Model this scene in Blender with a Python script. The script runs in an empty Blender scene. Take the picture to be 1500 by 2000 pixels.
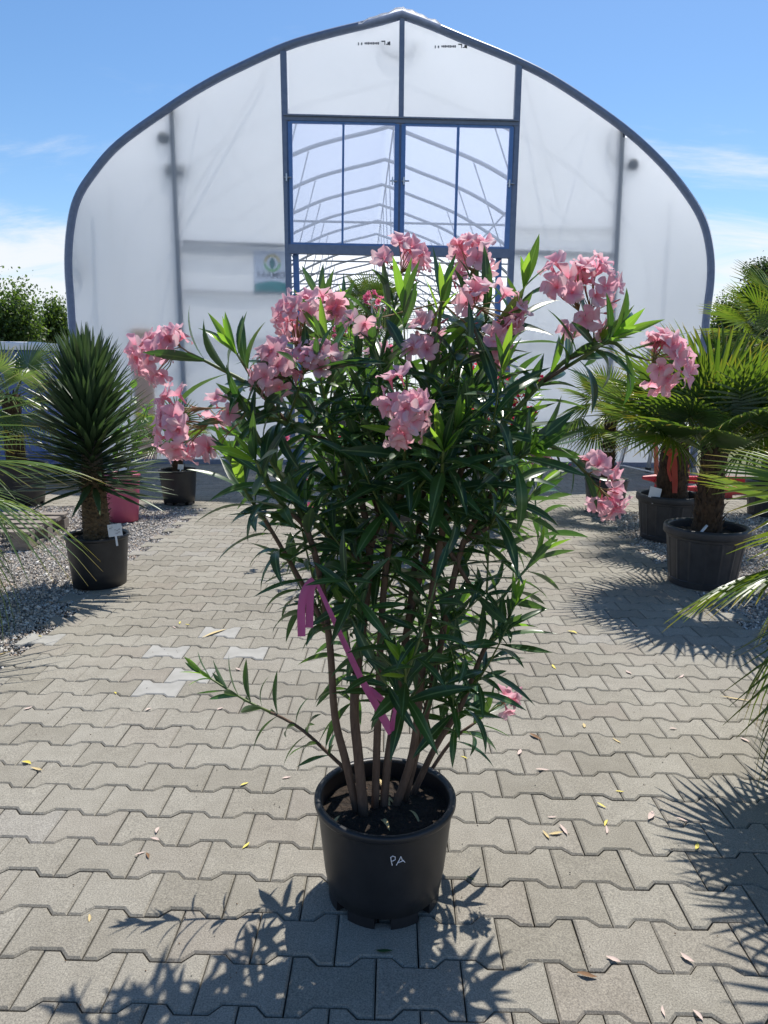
import bpy, math, random
import numpy as np
from mathutils import Vector, Matrix, Quaternion, noise as mnoise
R = math.radians
random.seed(7); rng = np.random.default_rng(7)
scene = bpy.context.scene
COL = scene.collection

# ------------------------------------------------------------------ camera
F, TILT, ROLL, H = 1390.0, 0.1912, 0.0118, 1.3707          # photo pixels / radians / metres
ct, st, cr, sr = math.cos(TILT), math.sin(TILT), math.cos(ROLL), math.sin(ROLL)
RIGHT0, DOWN0, FWD = Vector((1, 0, 0)), Vector((0, -st, -ct)), Vector((0, ct, -st))
CAM = Vector((0, 0, H))
cam = bpy.data.cameras.new('camera'); camo = bpy.data.objects.new('camera', cam); COL.objects.link(camo)
cam.sensor_fit = 'VERTICAL'; cam.sensor_height = 36; cam.lens = 36 * F / 2000
cam.clip_start = .05; cam.clip_end = 2000
rt = RIGHT0 * cr - DOWN0 * sr; dn = RIGHT0 * sr + DOWN0 * cr
m = Matrix.Identity(4)
for i in range(3):
    m[i][0], m[i][1], m[i][2], m[i][3] = rt[i], -dn[i], -FWD[i], CAM[i]
camo.matrix_world = m
scene.camera = camo

# ------------------------------------------------------------------ sky, sun, exposure
SUN_EL, SUN_AZ = R(60), R(22)                               # azimuth from +Y towards +X (behind the greenhouse, right)
world = bpy.data.worlds.new('World'); scene.world = world; world.use_nodes = True
nt = world.node_tree; nt.nodes.clear()
def N(t, kind, **kw):
    n = t.nodes.new(kind)
    for k, v in kw.items(): setattr(n, k, v)
    return n
out = N(nt, 'ShaderNodeOutputWorld'); bg = N(nt, 'ShaderNodeBackground'); bgc = N(nt, 'ShaderNodeBackground')
sky = N(nt, 'ShaderNodeTexSky', sky_type='NISHITA', sun_disc=False, sun_elevation=SUN_EL, sun_rotation=SUN_AZ)
sky.air_density = 1.0; sky.dust_density = .3; sky.ozone_density = 2.5
bg.inputs[1].default_value = .122
hs = N(nt, 'ShaderNodeHueSaturation'); hs.inputs['Saturation'].default_value = 1.18
nt.links.new(sky.outputs[0], hs.inputs['Color']); nt.links.new(hs.outputs[0], bg.inputs[0])
bgc.inputs[0].default_value = (.93, .96, 1, 1); bgc.inputs[1].default_value = .82
tc = N(nt, 'ShaderNodeTexCoord'); sep = N(nt, 'ShaderNodeSeparateXYZ')
nt.links.new(tc.outputs['Generated'], sep.inputs[0])
def wm(op, a, b=None, c=None, clamp=False):
    n = N(nt, 'ShaderNodeMath', operation=op, use_clamp=clamp)
    for i, v in enumerate((a, b, c)):
        if v is None: continue
        if isinstance(v, (int, float)): n.inputs[i].default_value = v
        else: nt.links.new(v, n.inputs[i])
    return n.outputs[0]
zz = wm('ADD', wm('MAXIMUM', sep.outputs[2], 0.0), .16)
cmb = N(nt, 'ShaderNodeCombineXYZ')
nt.links.new(wm('DIVIDE', sep.outputs[0], zz), cmb.inputs[0]); nt.links.new(wm('DIVIDE', sep.outputs[1], zz), cmb.inputs[1])
mp = N(nt, 'ShaderNodeMapping'); mp.inputs['Location'].default_value = (3.1, 1.7, 0); mp.inputs['Rotation'].default_value = (0, 0, .35); mp.inputs['Scale'].default_value = (.75, 1.5, 1)
nt.links.new(cmb.outputs[0], mp.inputs[0])
n1 = N(nt, 'ShaderNodeTexNoise'); n1.inputs['Scale'].default_value = 1.5; n1.inputs['Detail'].default_value = 9; n1.inputs['Roughness'].default_value = .62; n1.inputs['Distortion'].default_value = .5
nt.links.new(mp.outputs[0], n1.inputs['Vector'])
fall = N(nt, 'ShaderNodeMapRange', interpolation_type='SMOOTHSTEP'); fall.inputs[1].default_value = .05; fall.inputs[2].default_value = .36; fall.inputs[3].default_value = .29; fall.inputs[4].default_value = -.16
nt.links.new(sep.outputs[2], fall.inputs[0])
msk = N(nt, 'ShaderNodeMapRange', interpolation_type='SMOOTHSTEP'); msk.inputs[1].default_value = .44; msk.inputs[2].default_value = .78
nt.links.new(wm('ADD', n1.outputs[0], fall.outputs[0]), msk.inputs[0])
mixw = N(nt, 'ShaderNodeMixShader')
nt.links.new(wm('MULTIPLY', msk.outputs[0], .92), mixw.inputs[0]); nt.links.new(bg.outputs[0], mixw.inputs[1]); nt.links.new(bgc.outputs[0], mixw.inputs[2])
nt.links.new(mixw.outputs[0], out.inputs[0])

sun = bpy.data.lights.new('sun', 'SUN'); sun.energy = 5.0; sun.angle = R(.53); sun.color = (1, .955, .88)
suno = bpy.data.objects.new('sun', sun); COL.objects.link(suno)
sdir = Vector((-math.sin(SUN_AZ) * math.cos(SUN_EL), -math.cos(SUN_AZ) * math.cos(SUN_EL), -math.sin(SUN_EL)))
suno.rotation_euler = sdir.to_track_quat('-Z', 'Y').to_euler(); suno.location = (0, 0, 20)
vs = scene.view_settings; vs.view_transform = 'Standard'; vs.look = 'None'; vs.gamma = 1; vs.exposure = 0.3; vs.use_curve_mapping = False
cy = scene.cycles; cy.use_denoising = True; cy.max_bounces = 9; cy.diffuse_bounces = 5; cy.transmission_bounces = 8; cy.transparent_max_bounces = 20; cy.glossy_bounces = 3; cy.sample_clamp_indirect = 6; cy.caustics_reflective = False; cy.caustics_refractive = False

# ------------------------------------------------------------------ pixel -> place helpers
def ray(x, y):
    a, b = (x - 750) / F, (y - 1000) / F
    return RIGHT0 * (cr * a + sr * b) + DOWN0 * (-sr * a + cr * b) + FWD
def G(x, y, z=0.0):
    d = ray(x, y); return CAM + d * ((z - H) / d.z)
def P(x, y, Y):
    d = ray(x, y); return CAM + d * (Y / d.y)
def proj(p):
    d = Vector(p) - CAM; zc = d.dot(FWD)
    if zc <= .05: return None
    return (750 + F * d.dot(rt) / zc, 1000 + F * d.dot(dn) / zc, zc)

# ------------------------------------------------------------------ materials
def newmat(name):
    mt = bpy.data.materials.new(name); mt.use_nodes = True
    t = mt.node_tree; t.nodes.clear()
    o = N(t, 'ShaderNodeOutputMaterial'); b = N(t, 'ShaderNodeBsdfPrincipled')
    t.links.new(b.outputs[0], o.inputs[0]); return mt, t, b, o
def rnd_value(t):
    oi = N(t, 'ShaderNodeObjectInfo'); ge = N(t, 'ShaderNodeNewGeometry')
    a = N(t, 'ShaderNodeMath', operation='ADD'); t.links.new(oi.outputs['Random'], a.inputs[0]); t.links.new(ge.outputs['Random Per Island'], a.inputs[1])
    f = N(t, 'ShaderNodeMath', operation='FRACT'); t.links.new(a.outputs[0], f.inputs[0]); return f.outputs[0]
def ramp(t, src, stops):
    r = N(t, 'ShaderNodeValToRGB'); e = r.color_ramp.elements
    while len(e) < len(stops): e.new(.5)
    for el, (p, c) in zip(e, stops): el.position = p; el.color = (*c, 1)
    t.links.new(src, r.inputs[0]); return r.outputs[0]
def mixc(t, fac, a, b, mode='MIX'):
    n = N(t, 'ShaderNodeMix', data_type='RGBA', blend_type=mode)
    for s, v in ((0, fac), (6, a), (7, b)):
        if isinstance(v, (int, float)): n.inputs[s].default_value = v
        elif isinstance(v, tuple): n.inputs[s].default_value = (*v, 1)
        else: t.links.new(v, n.inputs[s])
    return n.outputs[2]
def ntex(t, scale, detail=4, rough=.6, co='Object', stretch=None):
    c = N(t, 'ShaderNodeTexCoord'); n = N(t, 'ShaderNodeTexNoise')
    n.inputs['Scale'].default_value = scale; n.inputs['Detail'].default_value = detail; n.inputs['Roughness'].default_value = rough
    src = c.outputs[co]
    if co == 'World':
        pass
    if stretch:
        mpn = N(t, 'ShaderNodeMapping'); mpn.inputs['Scale'].default_value = stretch; t.links.new(src, mpn.inputs[0]); src = mpn.outputs[0]
    t.links.new(src, n.inputs['Vector']); return n.outputs[0]
def wtex(t, scale, detail=4, rough=.6):
    g = N(t, 'ShaderNodeNewGeometry'); n = N(t, 'ShaderNodeTexNoise')
    n.inputs['Scale'].default_value = scale; n.inputs['Detail'].default_value = detail; n.inputs['Roughness'].default_value = rough
    t.links.new(g.outputs['Position'], n.inputs['Vector']); return n.outputs[0]
def bump(t, b, src, strength=.3, dist=.01):
    n = N(t, 'ShaderNodeBump'); n.inputs['Strength'].default_value = strength; n.inputs['Distance'].default_value = dist
    t.links.new(src, n.inputs['Height']); t.links.new(n.outputs[0], b.inputs['Normal'])
def simple(name, c1, c2, scale=20, rough=.6, bumps=.2, bdist=.004, metal=0, stretch=None, spec=.5, detail=5):
    mt, t, b, o = newmat(name)
    n = ntex(t, scale, detail, stretch=stretch)
    t.links.new(ramp(t, n, [(.3, c1), (.7, c2)]), b.inputs['Base Color'])
    b.inputs['Roughness'].default_value = rough; b.inputs['Metallic'].default_value = metal; b.inputs['Specular IOR Level'].default_value = spec
    if bumps: bump(t, b, n, bumps, bdist)
    return mt
def leafmat(name, stops, under, trans, rib=None, rough=.38, fac=.42, tip=None, spec=.5, basec=None):
    mt, t, b, o = newmat(name)
    rv = rnd_value(t); col = ramp(t, rv, stops)
    ge = N(t, 'ShaderNodeNewGeometry')
    uv = N(t, 'ShaderNodeUVMap'); s = N(t, 'ShaderNodeSeparateXYZ'); t.links.new(uv.outputs[0], s.inputs[0])
    if under: col = mixc(t, ge.outputs['Backfacing'], col, mixc(t, .75, col, under))
    trc = mixc(t, rv, trans, tuple(min(1, c * k) for c, k in zip(trans, (.6, .8, .7))))
    if rib:
        a = N(t, 'ShaderNodeMath', operation='SUBTRACT'); t.links.new(s.outputs[0], a.inputs[0]); a.inputs[1].default_value = .5
        ab = N(t, 'ShaderNodeMath', operation='ABSOLUTE'); t.links.new(a.outputs[0], ab.inputs[0])
        mr = N(t, 'ShaderNodeMapRange'); mr.inputs[1].default_value = .035; mr.inputs[2].default_value = .075; mr.inputs[3].default_value = .8; mr.inputs[4].default_value = 0
        t.links.new(ab.outputs[0], mr.inputs[0]); col = mixc(t, mr.outputs[0], col, rib)
    if tip:
        mr2 = N(t, 'ShaderNodeMapRange'); mr2.inputs[1].default_value = .80; mr2.inputs[2].default_value = 1.0; t.links.new(s.outputs[1], mr2.inputs[0])
        mu = N(t, 'ShaderNodeMath', operation='MULTIPLY'); t.links.new(mr2.outputs[0], mu.inputs[0]); t.links.new(rv, mu.inputs[1])
        col = mixc(t, mu.outputs[0], col, tip); trc = mixc(t, mu.outputs[0], trc, (.55, .38, .03))
    if basec:
        mr3 = N(t, 'ShaderNodeMapRange'); mr3.inputs[1].default_value = .12; mr3.inputs[2].default_value = .62; mr3.inputs[3].default_value = .85; mr3.inputs[4].default_value = 0; t.links.new(s.outputs[1], mr3.inputs[0])
        col = mixc(t, mr3.outputs[0], col, basec); trc = mixc(t, mr3.outputs[0], trc, basec)
    nz = wtex(t, 60, 3); col = mixc(t, .25, col, mixc(t, 1.0, col, nz, 'OVERLAY'))
    t.links.new(col, b.inputs['Base Color']); b.inputs['Roughness'].default_value = rough; b.inputs['Specular IOR Level'].default_value = spec
    tr = N(t, 'ShaderNodeBsdfTranslucent'); t.links.new(trc, tr.inputs[0])
    mx = N(t, 'ShaderNodeMixShader'); mx.inputs[0].default_value = fac
    t.links.new(b.outputs[0], mx.inputs[1]); t.links.new(tr.outputs[0], mx.inputs[2]); t.links.new(mx.outputs[0], o.inputs[0])
    return mt

M = {}
M['oleander_leaf'] = leafmat('oleander leaf', [(0, (.010, .036, .022)), (.5, (.016, .052, .026)), (.85, (.028, .078, .028)), (1, (.05, .12, .03))], (.10, .15, .10), (.15, .30, .035), rib=(.20, .30, .13), rough=.30, fac=.27)
M['oleander_young'] = leafmat('young oleander leaf', [(0, (.07, .19, .03)), (1, (.12, .27, .04))], (.14, .24, .08), (.38, .62, .05), rib=(.3, .42, .14), rough=.35, fac=.5)
M['palm_leaf'] = leafmat('palm leaf', [(0, (.018, .055, .014)), (.6, (.034, .09, .017)), (1, (.065, .12, .02))], (.07, .12, .05), (.27, .37, .03), rough=.33, fac=.36, tip=(.45, .27, .04))
M['palm_leaf_blue'] = leafmat('grey green palm leaf', [(0, (.05, .10, .05)), (1, (.10, .16, .07))], (.12, .17, .10), (.3, .4, .08), rough=.4, fac=.35, tip=(.4, .3, .1))
M['yucca_leaf'] = leafmat('yucca leaf', [(0, (.03, .062, .032)), (.7, (.055, .10, .045)), (.93, (.08, .13, .05)), (1, (.30, .26, .07))], (.06, .10, .05), (.12, .2, .05), rough=.36, fac=.16)
M['shrub_leaf'] = leafmat('shrub leaf', [(0, (.04, .11, .025)), (1, (.09, .2, .04))], (.1, .18, .07), (.3, .5, .06), rough=.4, fac=.45)
M['birch_leaf'] = leafmat('birch leaf', [(0, (.035, .07, .018)), (1, (.085, .13, .03))], None, (.20, .30, .04), rough=.5, fac=.4)
M['dark_tree_leaf'] = leafmat('dark tree leaf', [(0, (.016, .035, .014)), (1, (.045, .075, .025))], None, (.10, .16, .03), rough=.5, fac=.3)
def petal(name, stops, trans):
    return leafmat(name, stops, None, trans, rough=.55, fac=.50, spec=.2, basec=tuple(c * k for c, k in zip(stops[0][1], (.93, .52, .62))))
M['pink'] = petal('pink petal', [(0, (.86, .46, .56)), (.6, (.91, .57, .65)), (1, (.94, .66, .72))], (1.0, .56, .66))
M['hot_pink'] = petal('hot pink petal', [(0, (.72, .16, .30)), (1, (.8, .25, .38))], (.9, .2, .36))
M['red'] = petal('red petal', [(0, (.55, .008, .06)), (1, (.68, .02, .11))], (.8, .03, .12))
M['throat'] = simple('flower throat', (.75, .25, .25), (.85, .5, .3), 200, .6, 0)
M['bud'] = simple('bud', (.45, .07, .10), (.62, .16, .18), 80, .5, 0)
M['stalk'] = simple('flower stalk', (.16, .17, .05), (.30, .16, .08), 40, .6, 0)
M['stem_green'] = simple('green stem', (.07, .12, .03), (.16, .2, .06), 30, .5, .1)
M['bark'] = simple('oleander bark', (.085, .05, .034), (.165, .105, .072), 90, .8, .5, .003, stretch=(1, 1, .25))
M['soil'] = simple('potting soil', (.012, .008, .006), (.05, .032, .02), 70, .95, 1.0, .02)
M['black_plastic'] = simple('black plastic', (.012, .013, .016), (.026, .027, .030), 9, .42, .05, .002, spec=.45)
M['grey_plastic'] = simple('dark grey plastic', (.020, .022, .027), (.04, .042, .048), 11, .5, .06, .002)
M['pink_plastic'] = simple('pink plastic', (.42, .07, .13), (.48, .10, .17), 6, .45, .03)
M['chalk'] = simple('white chalk', (.75, .75, .8), (.9, .9, .95), 200, .9, 0)
M['white_plastic'] = simple('white label plastic', (.7, .72, .76), (.8, .82, .86), 20, .5, 0)
M['ink'] = simple('ink', (.02, .02, .05), (.05, .05, .09), 50, .6, 0)
M['fibre'] = simple('palm fibre', (.028, .018, .012), (.11, .068, .04), 60, .95, .9, .012, stretch=(1, 1, .35))
M['yucca_bark'] = simple('yucca trunk', (.05, .035, .02), (.2, .14, .08), 70, .95, .8, .01)
M['petiole'] = simple('petiole', (.06, .10, .025), (.14, .17, .05), 30, .5, 0)
M['wood'] = simple('weathered pallet wood', (.16, .13, .105), (.30, .26, .22), 14, .85, .4, .003, stretch=(1, 9, 9))
M['red_paint'] = simple('red paint', (.42, .018, .03), (.5, .03, .045), 15, .4, .04)
M['orange_paint'] = simple('orange paint', (.55, .10, .03), (.62, .15, .06), 20, .45, 0)
M['alu'] = simple('aluminium', (.5, .52, .55), (.62, .64, .66), 25, .35, .03, metal=.85)
M['galv'] = simple('galvanised steel', (.17, .20, .27), (.24, .28, .36), 30, .45, .05, metal=.35)
M['blue_frame'] = simple('blue painted steel', (.08, .19, .47), (.11, .235, .54), 12, .4, .04)
M['blue_grey_frame'] = simple('blue grey steel', (.135, .18, .29), (.18, .23, .35), 14, .42, .04)
M['steel_dark'] = simple('interior steel', (.16, .18, .21), (.24, .26, .29), 20, .45, 0, metal=.5)
M['tree_bark'] = simple('tree bark', (.06, .05, .04), (.2, .18, .16), 10, .9, .5, .02)
M['tape'] = None
M['ribbon'] = None
def thin(name, c, trans, tfac, clear=0.0, rough=.35, nscale=6, fold=.15, tint=(1, 1, 1)):
    mt, t, b, o = newmat(name)
    n = ntex(t, nscale, 5)
    t.links.new(ramp(t, n, [(.3, tuple(x * .93 for x in c)), (.7, c)]), b.inputs['Base Color'])
    b.inputs['Roughness'].default_value = rough
    if fold: bump(t, b, n, fold, .05)
    tr = N(t, 'ShaderNodeBsdfTranslucent'); tr.inputs[0].default_value = (*trans, 1)
    mx = N(t, 'ShaderNodeMixShader'); mx.inputs[0].default_value = tfac
    t.links.new(b.outputs[0], mx.inputs[1]); t.links.new(tr.outputs[0], mx.inputs[2]); src = mx.outputs[0]
    if clear:
        tp = N(t, 'ShaderNodeBsdfTransparent'); tp.inputs[0].default_value = (*tint, 1); m2 = N(t, 'ShaderNodeMixShader'); m2.inputs[0].default_value = clear
        t.links.new(src, m2.inputs[1]); t.links.new(tp.outputs[0], m2.inputs[2]); src = m2.outputs[0]
    t.links.new(src, o.inputs[0]); return mt
M['ribbon'] = thin('pink ribbon', (.62, .13, .36), (.85, .22, .5), .5, 0, .3, 30, .1)
M['red_ribbon'] = thin('red ribbon', (.6, .08, .06), (.8, .15, .1), .5, 0, .35, 30, .1)
M['film'] = thin('greenhouse film', (.80, .84, .89), (.92, .95, .985), .70, .025, .32, 1.3, .06)
M['roof_film'] = thin('greenhouse roof film', (.80, .82, .85), (.95, .965, .985), .80, .08, .3, 2.0, .12)
M['clear_film'] = thin('clear window film', (.62, .68, .80), (.66, .73, .88), .7, .40, .2, 9, .15, (.70, .77, .92))
M['faint_ink'] = thin('faint grey print', (.22, .24, .28), (.25, .27, .32), .5, 0, .6, 8, 0)
M['board'] = thin('tan board', (.5, .36, .25), (.75, .55, .38), .7, 0, .8, 4, 0)
M['banner'] = thin('banner sheet', (.72, .75, .8), (.80, .84, .92), .85, 0, .5, 8, 0)
M['print_green'] = thin('green print', (.04, .40, .36), (.04, .40, .36), .8, 0, .6, 8, 0)
M['print_leaf'] = thin('dark green print', (.02, .28, .24), (.02, .28, .24), .8, 0, .6, 8, 0)
M['print_lime'] = thin('lime print', (.35, .75, .25), (.35, .75, .25), .8, 0, .6, 8, 0)
M['print_gold'] = thin('gold print', (.95, .75, .3), (.95, .75, .3), .8, 0, .6, 8, 0)
M['print_ink'] = thin('grey print', (.06, .08, .16), (.05, .06, .12), .2, 0, .6, 8, 0)
M['wrap_blue'] = simple('blue wrapping film', (.035, .075, .26), (.13, .21, .45), 3.5, .3, .5, .05, stretch=(.5, .5, 5))
M['wrap_white'] = simple('white sheet', (.75, .77, .8), (.85, .87, .9), 3, .5, .3, .05)
M['dry_leaf'] = simple('dry leaf', (.45, .33, .14), (.62, .5, .26), 60, .7, .2)
M['yellow_leaf'] = simple('yellow leaf', (.55, .45, .05), (.68, .58, .12), 60, .6, .1)
M['pale_petal'] = simple('faded petal', (.45, .33, .28), (.62, .50, .44), 60, .7, .1)
M['brown_leaf'] = simple('brown leaf', (.14, .07, .03), (.25, .14, .07), 80, .8, .3)

def paver_material():
    mt, t, b, o = newmat('grey concrete paver')
    rv = rnd_value(t)
    base = ramp(t, rv, [(0, (.216, .201, .169)), (.35, (.245, .229, .195)), (.7, (.264, .249, .215)), (.96, (.236, .214, .182)), (1, (.262, .25, .225))])
    big = wtex(t, 1.1, 4); mid = wtex(t, 14, 6, .7); fine = wtex(t, 260, 3, .75)
    c = mixc(t, .5, base, ramp(t, big, [(.3, (.38, .36, .34)), (.7, (.62, .62, .62))]), 'OVERLAY')
    c = mixc(t, .35, c, ramp(t, mid, [(.3, (.36, .35, .33)), (.72, (.64, .64, .64))]), 'OVERLAY')
    c = mixc(t, .85, c, ramp(t, fine, [(.30, (.22, .22, .22)), (.5, (.5, .5, .5)), (.70, (.80, .80, .77))]), 'OVERLAY')
    g = N(t, 'ShaderNodeNewGeometry'); v = N(t, 'ShaderNodeTexVoronoi'); v.inputs['Scale'].default_value = 60; t.links.new(g.outputs['Position'], v.inputs['Vector'])
    sp = ramp(t, v.outputs['Distance'], [(.05, (1, 1, 1)), (.10, (0, 0, 0))])
    c = mixc(t, sp, c, mixc(t, .45, c, (.5, .48, .44)))
    t.links.new(c, b.inputs['Base Color']); b.inputs['Roughness'].default_value = .88; b.inputs['Specular IOR Level'].default_value = .3
    bump(t, b, fine, .35, .0015); return mt
M['paver'] = paver_material()
def gravel_material():
    mt, t, b, o = newmat('gravel stones')
    rv = rnd_value(t)
    t.links.new(ramp(t, rv, [(0, (.20, .19, .18)), (.35, (.40, .375, .35)), (.6, (.52, .485, .44)), (.78, (.46, .35, .26)), (.9, (.64, .60, .55)), (1, (.76, .74, .70))]), b.inputs['Base Color'])
    b.inputs['Roughness'].default_value = .8; return mt
M['gravel'] = gravel_material()
M['bed'] = simple('joint sand', (.035, .03, .024), (.075, .066, .052), 80, .95, .5, .01)
M['gravel_bed'] = simple('gravel bed', (.18, .165, .15), (.40, .37, .33), 160, .95, 1, .02)
M['ground'] = simple('dry grass ground', (.05, .07, .025), (.14, .14, .06), 2, .95, .5, .05)
M['floor'] = simple('greenhouse floor', (.32, .30, .27), (.42, .40, .37), 5, .9, .3, .01)

# ------------------------------------------------------------------ mesh helpers
def np_mesh(name, V, loops, starts, mats, mi=None, smooth=False, uv=None):
    me = bpy.data.meshes.new(name)
    me.vertices.add(len(V)); me.vertices.foreach_set('co', np.asarray(V, np.float32).ravel())
    me.loops.add(len(loops)); me.loops.foreach_set('vertex_index', np.asarray(loops, np.int32))
    me.polygons.add(len(starts)); me.polygons.foreach_set('loop_start', np.asarray(starts, np.int32))
    if mi is not None: me.polygons.foreach_set('material_index', np.asarray(mi, np.int32))
    me.polygons.foreach_set('use_smooth', np.full(len(starts), smooth, dtype=bool))
    if uv is not None:
        l = me.uv_layers.new(name='UVMap'); l.data.foreach_set('uv', np.asarray(uv, np.float32)[np.asarray(loops)].ravel())
    for mt in mats: me.materials.append(mt)
    me.update(calc_edges=True); return me
class MB:
    def __init__(s): s.v = []; s.f = []; s.mi = []; s.uv = []
    def add(s, vs, fs, mi=0, uv=None):
        o = len(s.v); s.v += [tuple(p) for p in vs]; s.f += [tuple(i + o for i in f) for f in fs]; s.mi += [mi] * len(fs)
        s.uv += [tuple(u) for u in uv] if uv else [(0.25, 0.25)] * len(vs)
    def tube(s, pts, rad, n=6, mi=0, cap=True):
        pts = [Vector(p) for p in pts]; k = len(pts)
        if not hasattr(rad, '__len__'): rad = [rad] * k
        ref = Vector((.13, .27, .95)); vs = []
        for i, p in enumerate(pts):
            t = (pts[min(i + 1, k - 1)] - pts[max(i - 1, 0)]); t = t.normalized() if t.length > 1e-9 else Vector((0, 0, 1))
            if abs(t.dot(ref)) > .97: ref = Vector((.9, .3, .1))
            a = (ref - t * ref.dot(t)).normalized(); b = t.cross(a); ref = a
            for j in range(n):
                an = 2 * math.pi * j / n; vs.append(p + (a * math.cos(an) + b * math.sin(an)) * rad[i])
        fs = [(i * n + j, i * n + (j + 1) % n, (i + 1) * n + (j + 1) % n, (i + 1) * n + j) for i in range(k - 1) for j in range(n)]
        if cap: fs += [tuple(range(n - 1, -1, -1)), tuple((k - 1) * n + j for j in range(n))]
        s.add(vs, fs, mi)
    def box(s, lo, hi, mi=0, M4=None):
        x0, y0, z0 = lo; x1, y1, z1 = hi
        vs = [Vector(p) for p in ((x0, y0, z0), (x1, y0, z0), (x1, y1, z0), (x0, y1, z0), (x0, y0, z1), (x1, y0, z1), (x1, y1, z1), (x0, y1, z1))]
        if M4 is not None: vs = [M4 @ p for p in vs]
        s.add(vs, [(3, 2, 1, 0), (4, 5, 6, 7), (0, 1, 5, 4), (1, 2, 6, 5), (2, 3, 7, 6), (3, 0, 4, 7)], mi)
    def bar(s, a, b, w, d, up=(0, 1, 0), mi=0):       # rectangular bar from a to b; d along 'up', w across
        a, b = Vector(a), Vector(b); t = (b - a).normalized(); u = Vector(up); u = (u - t * u.dot(t)).normalized(); c = t.cross(u)
        vs = [q + c * sx * w / 2 + u * sy * d / 2 for q in (a, b) for sx, sy in ((-1, -1), (1, -1), (1, 1), (-1, 1))]
        s.add(vs, [(3, 2, 1, 0), (4, 5, 6, 7), (0, 1, 5, 4), (1, 2, 6, 5), (2, 3, 7, 6), (3, 0, 4, 7)], mi)
    def lathe(s, prof, n=40, mi=0, rfun=None, close=False):
        vs = []; fs = []
        for (r, z) in prof:
            for j in range(n):
                a = 2 * math.pi * j / n; rr = rfun(r, z, a) if rfun else r
                vs.append((rr * math.cos(a), rr * math.sin(a), z))
        k = len(prof)
        fs = [(i * n + j, i * n + (j + 1) % n, (i + 1) * n + (j + 1) % n, (i + 1) * n + j) for i in range(k - 1) for j in range(n)]
        if close: fs.append(tuple((k - 1) * n + j for j in range(n)))
        s.add(vs, fs, mi)
    def mesh(s, name, mats, smooth=False):
        me = bpy.data.meshes.new(name); me.from_pydata(s.v, [], s.f)
        me.polygons.foreach_set('material_index', s.mi); me.polygons.foreach_set('use_smooth', [smooth] * len(s.f))
        l = me.uv_layers.new(name='UVMap'); idx = np.empty(len(me.loops), np.int32); me.loops.foreach_get('vertex_index', idx)
        l.data.foreach_set('uv', np.array(s.uv, np.float32)[idx].ravel())
        for mt in (mats if isinstance(mats, (list, tuple)) else [mats]): me.materials.append(mt)
        me.update(); return me
    def build(s, name, mats, parent=None, smooth=False): return obj(name, s.mesh(name, mats, smooth), parent)
def obj(name, me, parent=None, mw=None):
    o = bpy.data.objects.new(name, me); COL.objects.link(o)
    if parent is not None: o.parent = parent
    if mw is not None: o.matrix_local = mw
    return o
def empty(name, loc=(0, 0, 0), rz=0):
    o = bpy.data.objects.new(name, None); COL.objects.link(o); o.location = loc; o.rotation_euler = (0, 0, rz); o.empty_display_size = .1
    return o
def tag(o, label=None, cat=None, group=None, kind=None):
    for k, v in (('label', label), ('category', cat), ('group', group), ('kind', kind)):
        if v: o[k] = v
    return o
def merge(name, variants, items, mats, smooth=False):
    """variants: list of (verts Nx3, faces, uv Nx2, mat index); items: (variant, 4x4) -> one mesh"""
    VV, LL, SS, UU, MI = [], [], [], [], []; vo = lo = 0
    byv = {}
    for k, mw in items: byv.setdefault(k, []).append(mw)
    for k, ms in byv.items():
        tv, tf, tu, tm = variants[k]
        A = np.array([[list(r) for r in mm] for mm in ms]); tv = np.asarray(tv, float); n = len(tv); q = len(ms)
        W = np.einsum('qij,nj->qni', A[:, :3, :3], tv) + A[:, None, :3, 3]
        VV.append(W.reshape(-1, 3)); UU.append(np.tile(np.asarray(tu, float), (q, 1)))
        fl = np.array([i for f in tf for i in f]); ln = np.array([len(f) for f in tf]); stt = np.concatenate([[0], np.cumsum(ln)[:-1]])
        LL.append((fl[None] + (np.arange(q) * n)[:, None]).ravel() + vo); SS.append((stt[None] + (np.arange(q) * len(fl))[:, None]).ravel() + lo)
        MI.append(np.tile(np.asarray(tm), q)); vo += n * q; lo += len(fl) * q
    return np_mesh(name, np.concatenate(VV), np.concatenate(LL), np.concatenate(SS), mats, np.concatenate(MI), smooth, np.concatenate(UU))
def variant(mb): return (mb.v, mb.f, mb.uv, mb.mi)
def frame(p, d, n, s=1.0):
    d = Vector(d).normalized(); n = Vector(n); n = n - d * n.dot(d)
    if n.length < 1e-5: n = Vector((.3, .2, 1)) - d * d.dot(Vector((.3, .2, 1)))
    n.normalize(); y = n.cross(d)
    return Matrix(((d.x * s, y.x * s, n.x * s, p[0]), (d.y * s, y.y * s, n.y * s, p[1]), (d.z * s, y.z * s, n.z * s, p[2]), (0, 0, 0, 1)))
def catmull(pts, sub=4):
    pts = [Vector(p) for p in pts]; q = [pts[0] * 2 - pts[1]] + pts + [pts[-1] * 2 - pts[-2]]; o = []
    for i in range(1, len(q) - 2):
        for k in range(sub):
            t = k / sub; a, b, c, d = q[i - 1:i + 3]
            o.append(.5 * ((2 * b) + (c - a) * t + (2 * a - 5 * b + 4 * c - d) * t * t + (3 * b - a - 3 * c + d) * t ** 3))
    return o + [pts[-1]]
def rdir(rg=random):
    z = rg.uniform(-1, 1); a = rg.uniform(0, 2 * math.pi); r = math.sqrt(1 - z * z); return Vector((r * math.cos(a), r * math.sin(a), z))

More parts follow.
